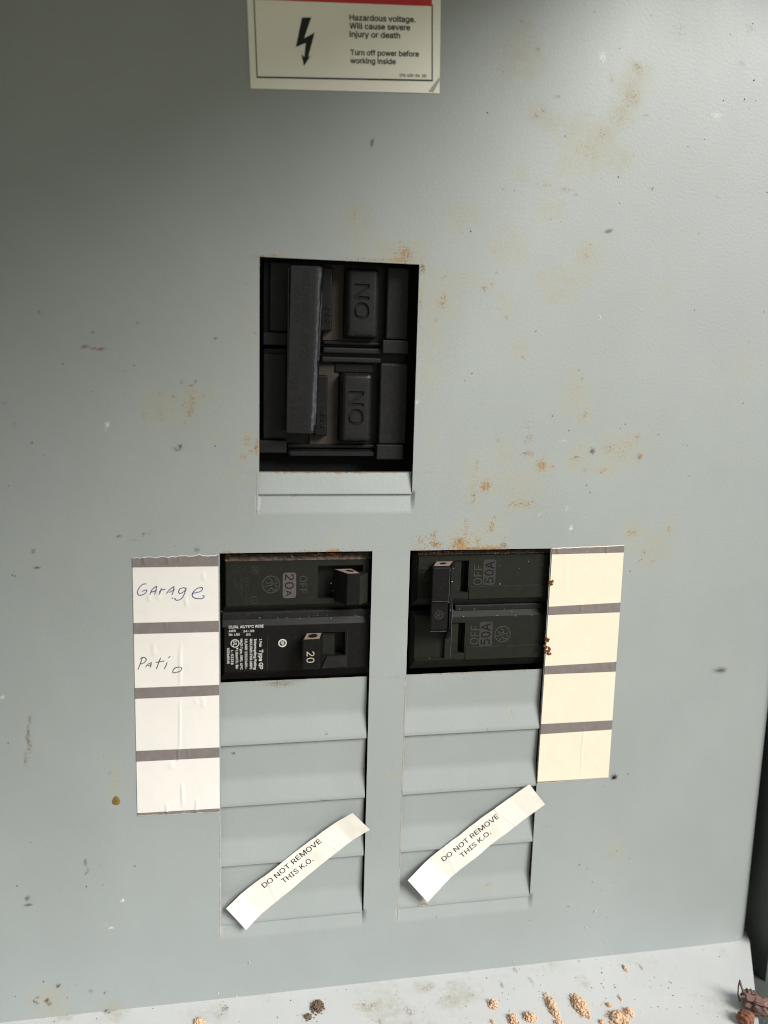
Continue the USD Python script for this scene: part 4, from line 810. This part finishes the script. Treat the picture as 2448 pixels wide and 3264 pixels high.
def mudclump(c, rx, ry, n, seed, dens=1.0, rg=(.28, .62)):
    g = np.random.default_rng(seed); ms = []
    for k in range(n):
        a, q = g.uniform(0, 2 * np.pi), math.sqrt(g.uniform(0, 1)) * g.uniform(.8, 1.12)
        x, y = c[0] + rx * q * math.cos(a), c[1] + ry * q * math.sin(a)
        if meshkit.fbm(np.array([[x / 2.2, y / 2.2, seed]]), 2, seed)[0] < .34: continue
        h = max(1 - q * q, 0) * min(rx, ry, 2.6) * .75
        r_ = g.uniform(*rg) * (1 - .35 * min(q, 1))
        ms.append(lump((x, y, sill_z(x, y) + g.uniform(0, max(h, .1)) + r_ * .4), r_, int(g.integers(1000)), 1, .45))
    h0 = min(rx, ry, 2.6) * .62
    co = lump((0, 0, 0), 1.0, seed, 4, .6, (rx * .6, ry * .6, h0 * .8)); cv = np.array(co.vertices)
    cv *= (1 + .32 * (meshkit.fbm(cv * 2.6 + seed, 3, seed + 1) - .5))[:, None]
    ms.append(trimesh.Trimesh(cv + [c[0], c[1], sill_z(c[0], c[1]) + h0 * .25], co.faces, process=False))
    return cat(ms)
for i, (zx, zy, rx, ry, lab) in enumerate(CL):
    c = floor_pt(zx, zy); a = abs(floor_pt(zx + rx, zy)[0] - c[0]); b = abs(floor_pt(zx, zy + ry)[1] - c[1])
    single('mud_crumb', lab, 'mud crumb', mudclump(c, a, b, int(24 + a * b * 26), 100 + i, rg=(.14, .4) if a * b < 4 else (.16, .62)), MUD, smooth=True, group='sandy mud crumbs on the sill')
c = PF(635, 3259, ZBOT)
single('mud_crumb', 'pinkish mud crumb cut by the lower edge, left of the dark mud patch', 'mud crumb', mudclump(c, 2.2, 2.6, 60, 151), MUD, smooth=True, group='sandy mud crumbs on the sill')
c = PF(1198 * .8439, 2900 + 366 * .8439, ZBOT); c_ = PF(1165 * .8439, 2900 + 405 * .8439, ZBOT)
single('mud_patch', 'dark brown crusty mud patch on the sill below the left column', 'mud patch', cat([mudclump(c, 2.9, 4.2, 190, 160, rg=(.16, .5)), mudclump(c_, 2.2, 2.0, 70, 161, rg=(.16, .45))]), MUD_D, smooth=True)

# dead insect in the right-hand corner
cI = floor_pt(1600, 492)
ins = thing('dead_insect', 'dried brown dead insect with a bent leg in the right corner of the sill', 'insect', (cI[0], cI[1], ZBOT))
def body(c, r, seed, yaw, n=4, amp=.28):
    s = trimesh.creation.icosphere(n, 1.0); v = np.array(s.vertices)
    v *= (1 + amp * (meshkit.fbm(v * 1.8 + seed, 4, seed) - .5) * 2 - .10 * np.cos(v[:, 0] * 14) * (np.abs(v[:, 1]) < .9))[:, None]
    v *= np.array(r); ca, sa = math.cos(yaw), math.sin(yaw)
    v = np.stack([v[:, 0] * ca - v[:, 1] * sa, v[:, 0] * sa + v[:, 1] * ca, v[:, 2]], 1)
    return trimesh.Trimesh(v + np.asarray(c), s.faces, process=False)
z0 = ZBOT - .2
pI = lambda zx, zy, h: PF(1400 + zx * .6317, 2900 + zy * .6317, ZBOT + h) 
part(ins, 'abdomen', body(pI(1618, 482, 3.0), (7.2, 4.0, 2.9), 4, -.62), HUSK, smooth=True)
part(ins, 'thorax', body(pI(1566, 432, 3.2), (3.4, 2.8, 2.1), 9, -.3), HUSK, smooth=True)
part(ins, 'wing', body(pI(1622, 462, 5.6), (6.4, 2.2, .8), 12, -.62, amp=.5), WING, smooth=True)
part(ins, 'head', body(pI(1545, 545, 1.6), (3.6, 3.2, 2.4), 17, .5), HUSK_R, 'rusty fuzzy head end', smooth=True)
part(ins, 'leg', tube([pI(1560, 436, 3.4), pI(1540, 425, 4.2), pI(1527, 395, 5.6), pI(1517, 357, 7.6)], [.5, .5, .46, .4]), LEG, smooth=50)
part(ins, 'leg', tube([pI(1517, 357, 7.6), pI(1510, 385, 5.0), pI(1507, 425, 2.5), pI(1515, 462, .5)], [.36, .3, .26, .22]), LEG, smooth=50)
part(ins, 'leg', tube([pI(1535, 470, 2.0), pI(1520, 455, 1.6), pI(1512, 440, .8)], [.4, .34, .25]), LEG, smooth=50)
part(ins, 'leg', tube([pI(1530, 480, 2.2), pI(1552, 500, 1.8), pI(1575, 528, 1.2)], [.3, .26, .22]), LEG, smooth=50)

# tiny red-brown bug by the corner of the cream card
cb = P(1328 * 1.47559, 1679 * 1.47559, -.6)
bug = thing('small_bug', 'tiny dark red bug husk at the lower right corner of the cream card', 'insect', cb)
part(bug, 'body', lump(cb, .75, 3, 2, .4, (1, .8, .9)), plain('bug_red', (0.07, 0.02, 0.025), .5), smooth=True)
for k, (dx, dz) in enumerate(((-1.1, .9), (.2, 1.4), (1.3, .7), (1.2, -.7), (-1.0, -.8))):
    part(bug, 'leg', tube([cb, cb + [dx * .7, -.35, dz * .7], cb + [dx, .35, dz]], [.13, .11, .08]), plain('bug_leg', (0.05, 0.025, 0.025), .6) if k == 0 else UsdShade.Material.Get(stage, '/World/Looks/bug_leg'))

# flakes of dust and rust caught on the breakers' upper edges
# loose grit: specks on the cover and on the sill
def grains(pts, nrm, sz, seed):
    g = np.random.default_rng(seed); out = []
    o = trimesh.creation.icosphere(0, 1.0)
    for p, s in zip(pts, sz):
        v = np.array(o.vertices) * g.uniform(.6, 1.3, 3) * s; out.append(trimesh.Trimesh(v + p, o.faces, process=False))
    return trimesh.util.concatenate(out)
def cov(pt): return np.array([pt[0], relief(np.array([pt[0]]), np.array([pt[2]]))[0] - .08, pt[2]])
specks = [zR1(*p) for p in [(925, 50), (1500, 145), (1410, 485), (1470, 425), (1560, 420), (1608, 425), (1320, 620), (1170, 803), (1450, 838), (1440, 830), (1365, 990), (1030, 205), (1165, 65), (470, 478), (800, 577), (780, 940), (950, 755), (1025, 750), (740, 930), (1090, 660), (635, 250), (535, 305), (400, 980), (1030, 860), (1580, 460), (1600, 340), (1655, 815), (1390, 590), (585, 806), (1595, 100)]] + \
    [zR2(*p) for p in [(1348, 117), (1642, 125), (1575, 252), (1553, 512), (858, 372), (872, 408), (675, 207), (1298, 686), (1316, 690), (1325, 820), (1075, 1223), (545, 1078), (1195, 645), (430, 756), (375, 416), (405, 385), (1045, 490), (1033, 618), (1055, 600), (745, 566), (815, 628), (890, 860), (905, 890)]] + \
    [zS2(*p) for p in [(1620, 760), (1300, 1360), (1350, 1386), (1385, 1475), (1440, 1530), (1225, 1636), (1632, 1320), (1545, 1268), (1080, 1105), (1465, 845), (970, 1728), (520, 1758), (355, 1705), (1565, 1560), (1480, 1710), (1540, 1480)]] + \
    [zY(*p) for p in [(40, 858), (150, 1336), (83, 1546), (417, 1550), (497, 1542), (500, 920), (630, 757), (278, 2031), (210, 2008), (368, 2022), (325, 2085), (75, 2078), (60, 50), (505, 2061), (40, 2090), (650, 1450), (480, 1450)]] + \
    [zX(*p) for p in [(258, 1017), (50, 1195), (545, 640), (90, 1725), (1025, 1548), (1265, 962), (735, 520), (790, 488), (1447, 10), (370, 480)]] + [zoom(0, 0, .5425)(*p) for p in [(57, 682), (220, 420), (905, 340)]]
for _ in range(0): specks.append(P(RNG.uniform(1300, 2430), RNG.uniform(60, 2950)))
for _ in range(0): specks.append(P(RNG.uniform(10, 800), RNG.uniform(900, 3080)))
def clear(p):
    return not any(a - 1 < p[0] < b + 1 and lo - 1 < p[2] < hi + 1 for a, b, lo, hi in ((XA, XB, -103, ZT), (XC, XD, -103, ZT), (XM, XN, ZP, ZM1), (-32, 0, -54, 52), (130, 161, -45, 52)))
specks = [cov(p) for p in specks if clear(p)]
single('grit', 'tiny dark specks of grit stuck on the grey cover', 'grit', grains(specks, None, RNG.uniform(.11, .25, len(specks)), 5), GRIT_D, kind='stuff')
pale = [cov(p) for p in [zS2(1405, 1664), zS2(1342, 1775), zR2(945, 148), zY(588, 1612), zoom(0, 2900, .8439)(940, 198), zoom(0, 2900, .8439)(893, 325), zoom(0, 2900, .8439)(825, 314), zoom(0, 2900, .8439)(912, 303), zoom(1400, 2900, .6317)(785, 10), zoom(1400, 2900, .6317)(865, 214), zoom(1400, 2900, .6317)(378, 262), zoom(1400, 2900, .6317)(840, 160)] if clear(p)]
single('grit', 'tiny pale specks stuck low on the grey cover', 'grit', grains(pale, None, RNG.uniform(.25, .42, len(pale)), 6), GRIT_P, kind='stuff')
fp = [floor_pt(*p) for p in [(705, 260), (524, 331), (495, 333), (688, 342), (770, 392), (818, 372), (820, 318), (818, 294), (884, 378), (888, 390), (842, 444), (988, 450), (1120, 380), (1160, 362), (1170, 367), (1303, 520), (1415, 236), (1332, 202), (512, 378), (376, 398), (350, 425), (345, 452), (240, 345), (212, 306), (390, 318), (393, 310), (135, 484), (158, 566), (1150, 496), (1105, 485), (1275, 485), (1330, 480), (1180, 430), (875, 440), (830, 390)]] + \
    [PF(x * .8439, 2900 + y * .8439, ZBOT) for x, y in [(365, 412), (578, 373), (860, 370), (852, 362), (1375, 358), (1048, 405), (205, 424), (825, 400), (838, 395), (1520, 247)]]
for _ in range(90): fp.append(PF(RNG.uniform(600, 2380), RNG.uniform(3040, 3262), ZBOT))
fp = [np.array([p[0], p[1], sill_z(p[0], p[1]) + .05]) for p in fp if -88 < p[1] < -1]
k = len(fp) * 3 // 5
single('sill_grit', 'scattered brown and dark dust grains on the pale sill', 'grit', grains(fp, None, np.r_[RNG.uniform(.16, .34, 45), RNG.uniform(.08, .22, len(fp) - 45)], 7), GRIT_B, kind='stuff')

sg = []
for zx, zy, rx, ry, _l in CL:
    for _ in range(int(6 + rx * ry / 90)):
        c = floor_pt(zx + RNG.normal(0, rx * 1.1), zy + RNG.normal(0, ry * .8))
        if -88 < c[1] < -1: sg.append(np.array([c[0], c[1], sill_z(c[0], c[1]) + .05]))
for _ in range(70):
    c = floor_pt(1560 + RNG.normal(0, 45), 545 + RNG.normal(0, 35))
    if -88 < c[1] < -1 and c[0] < 226: sg.append(np.array([c[0], c[1], sill_z(c[0], c[1]) + .05]))
single('sandy_grit', 'loose sandy grains scattered round the mud crumbs and the dead insect', 'grit', grains(sg, None, RNG.uniform(.09, .26, len(sg)), 9), MUD, kind='stuff')

fl = [zB(x, y, Y1 + .6) for x, y in ((765, 197), (772, 203), (780, 212), (1000, 238), (1008, 243), (990, 236), (500, 226), (1190, 222), (1370, 268), (1340, 270), (1385, 180), (1470, 372), (1455, 366), (1440, 378), (1330, 650), (1350, 645), (1480, 640), (130, 712), (1130, 455), (1145, 520))] + \
    [zB(x, y, Y2 + .6) for x, y in ((735, 770), (720, 768), (840, 775), (925, 755), (970, 752), (1005, 750), (1095, 745), (1130, 772), (1345, 750), (1360, 752), (1380, 755), (1480, 760), (480, 770), (640, 765), (1230, 1128), (1250, 1215), (1030, 1232), (880, 1190), (820, 1225))] + \
    [zC(x, y, Y3) for x, y in ((1010, 290), (1100, 262), (1185, 322), (1272, 258), (1398, 285), (1367, 375), (1060, 180), (1090, 170), (1130, 175), (1180, 182), (1410, 170), (1440, 150), (1010, 462), (770, 592), (700, 595), (930, 545), (775, 690), (1055, 690), (1120, 715), (985, 750), (1150, 752), (680, 760), (640, 690), (1175, 1020), (1300, 752), (1240, 560), (370, 1140), (860, 560))] + \
    [zC(x, y, -5.0) for x, y in ((445, 500), (470, 485), (505, 492), (515, 540), (430, 520), (490, 520), (545, 630), (560, 700), (575, 440), (585, 320))]
single('breaker_dust', 'pale flecks of dust caught on the edges of the small breakers', 'dust', grains(np.array(fl) + np.array([0, -.1, 0]), None, RNG.uniform(.08, .2, len(fl)), 12), GRIT_P, kind='stuff')
rf = [zB(x + RNG.normal(0, 14), y + RNG.normal(0, 5), Y1 + .8) for x, y in ((1000, 192), (985, 196), (1120, 185), (1150, 182), (1170, 190), (190, 200), (1180, 205), (1020, 188)) for _ in range(7)] + [zC(x + RNG.normal(0, 16), y + RNG.normal(0, 5), Y3 + .8) for x, y in ((965, 182), (990, 184), (320, 176), (380, 176), (440, 172), (520, 168), (560, 172), (420, 180)) for _ in range(7)]
single('breaker_dust', 'orange rust crumbs lying along the top edges of the small breakers', 'dust', grains(rf, None, RNG.uniform(.12, .32, len(rf)), 13), plain('orange_rust_crumb', (0.30, 0.15, 0.06), .95, vary=.4, scale=1500.0), kind='stuff')

dc = zY(560, 1140); dv = trimesh.creation.icosphere(4, 1.0); dvv = np.array(dv.vertices)
tail = np.clip(dvv[:, 2], 0, 1)
dvv = dvv * np.array([1.55, .28, 1.45]) * (1 + .10 * (meshkit.fbm(dvv * 2.0, 3, 4) - .5)[:, None]); dvv[:, 0] *= 1 - .25 * tail; dvv[:, 2] += tail * .9
single('dried_drip', 'round dried ochre drip on the cover left of the white directory card', 'drip', trimesh.Trimesh(dvv + [dc[0], relief(dc[:1], dc[2:])[0] - .02, dc[2]], dv.faces, process=False), plain('dried_ochre_drip', (0.20, 0.125, 0.035), .35, vary=.45, scale=260.0), smooth=True)
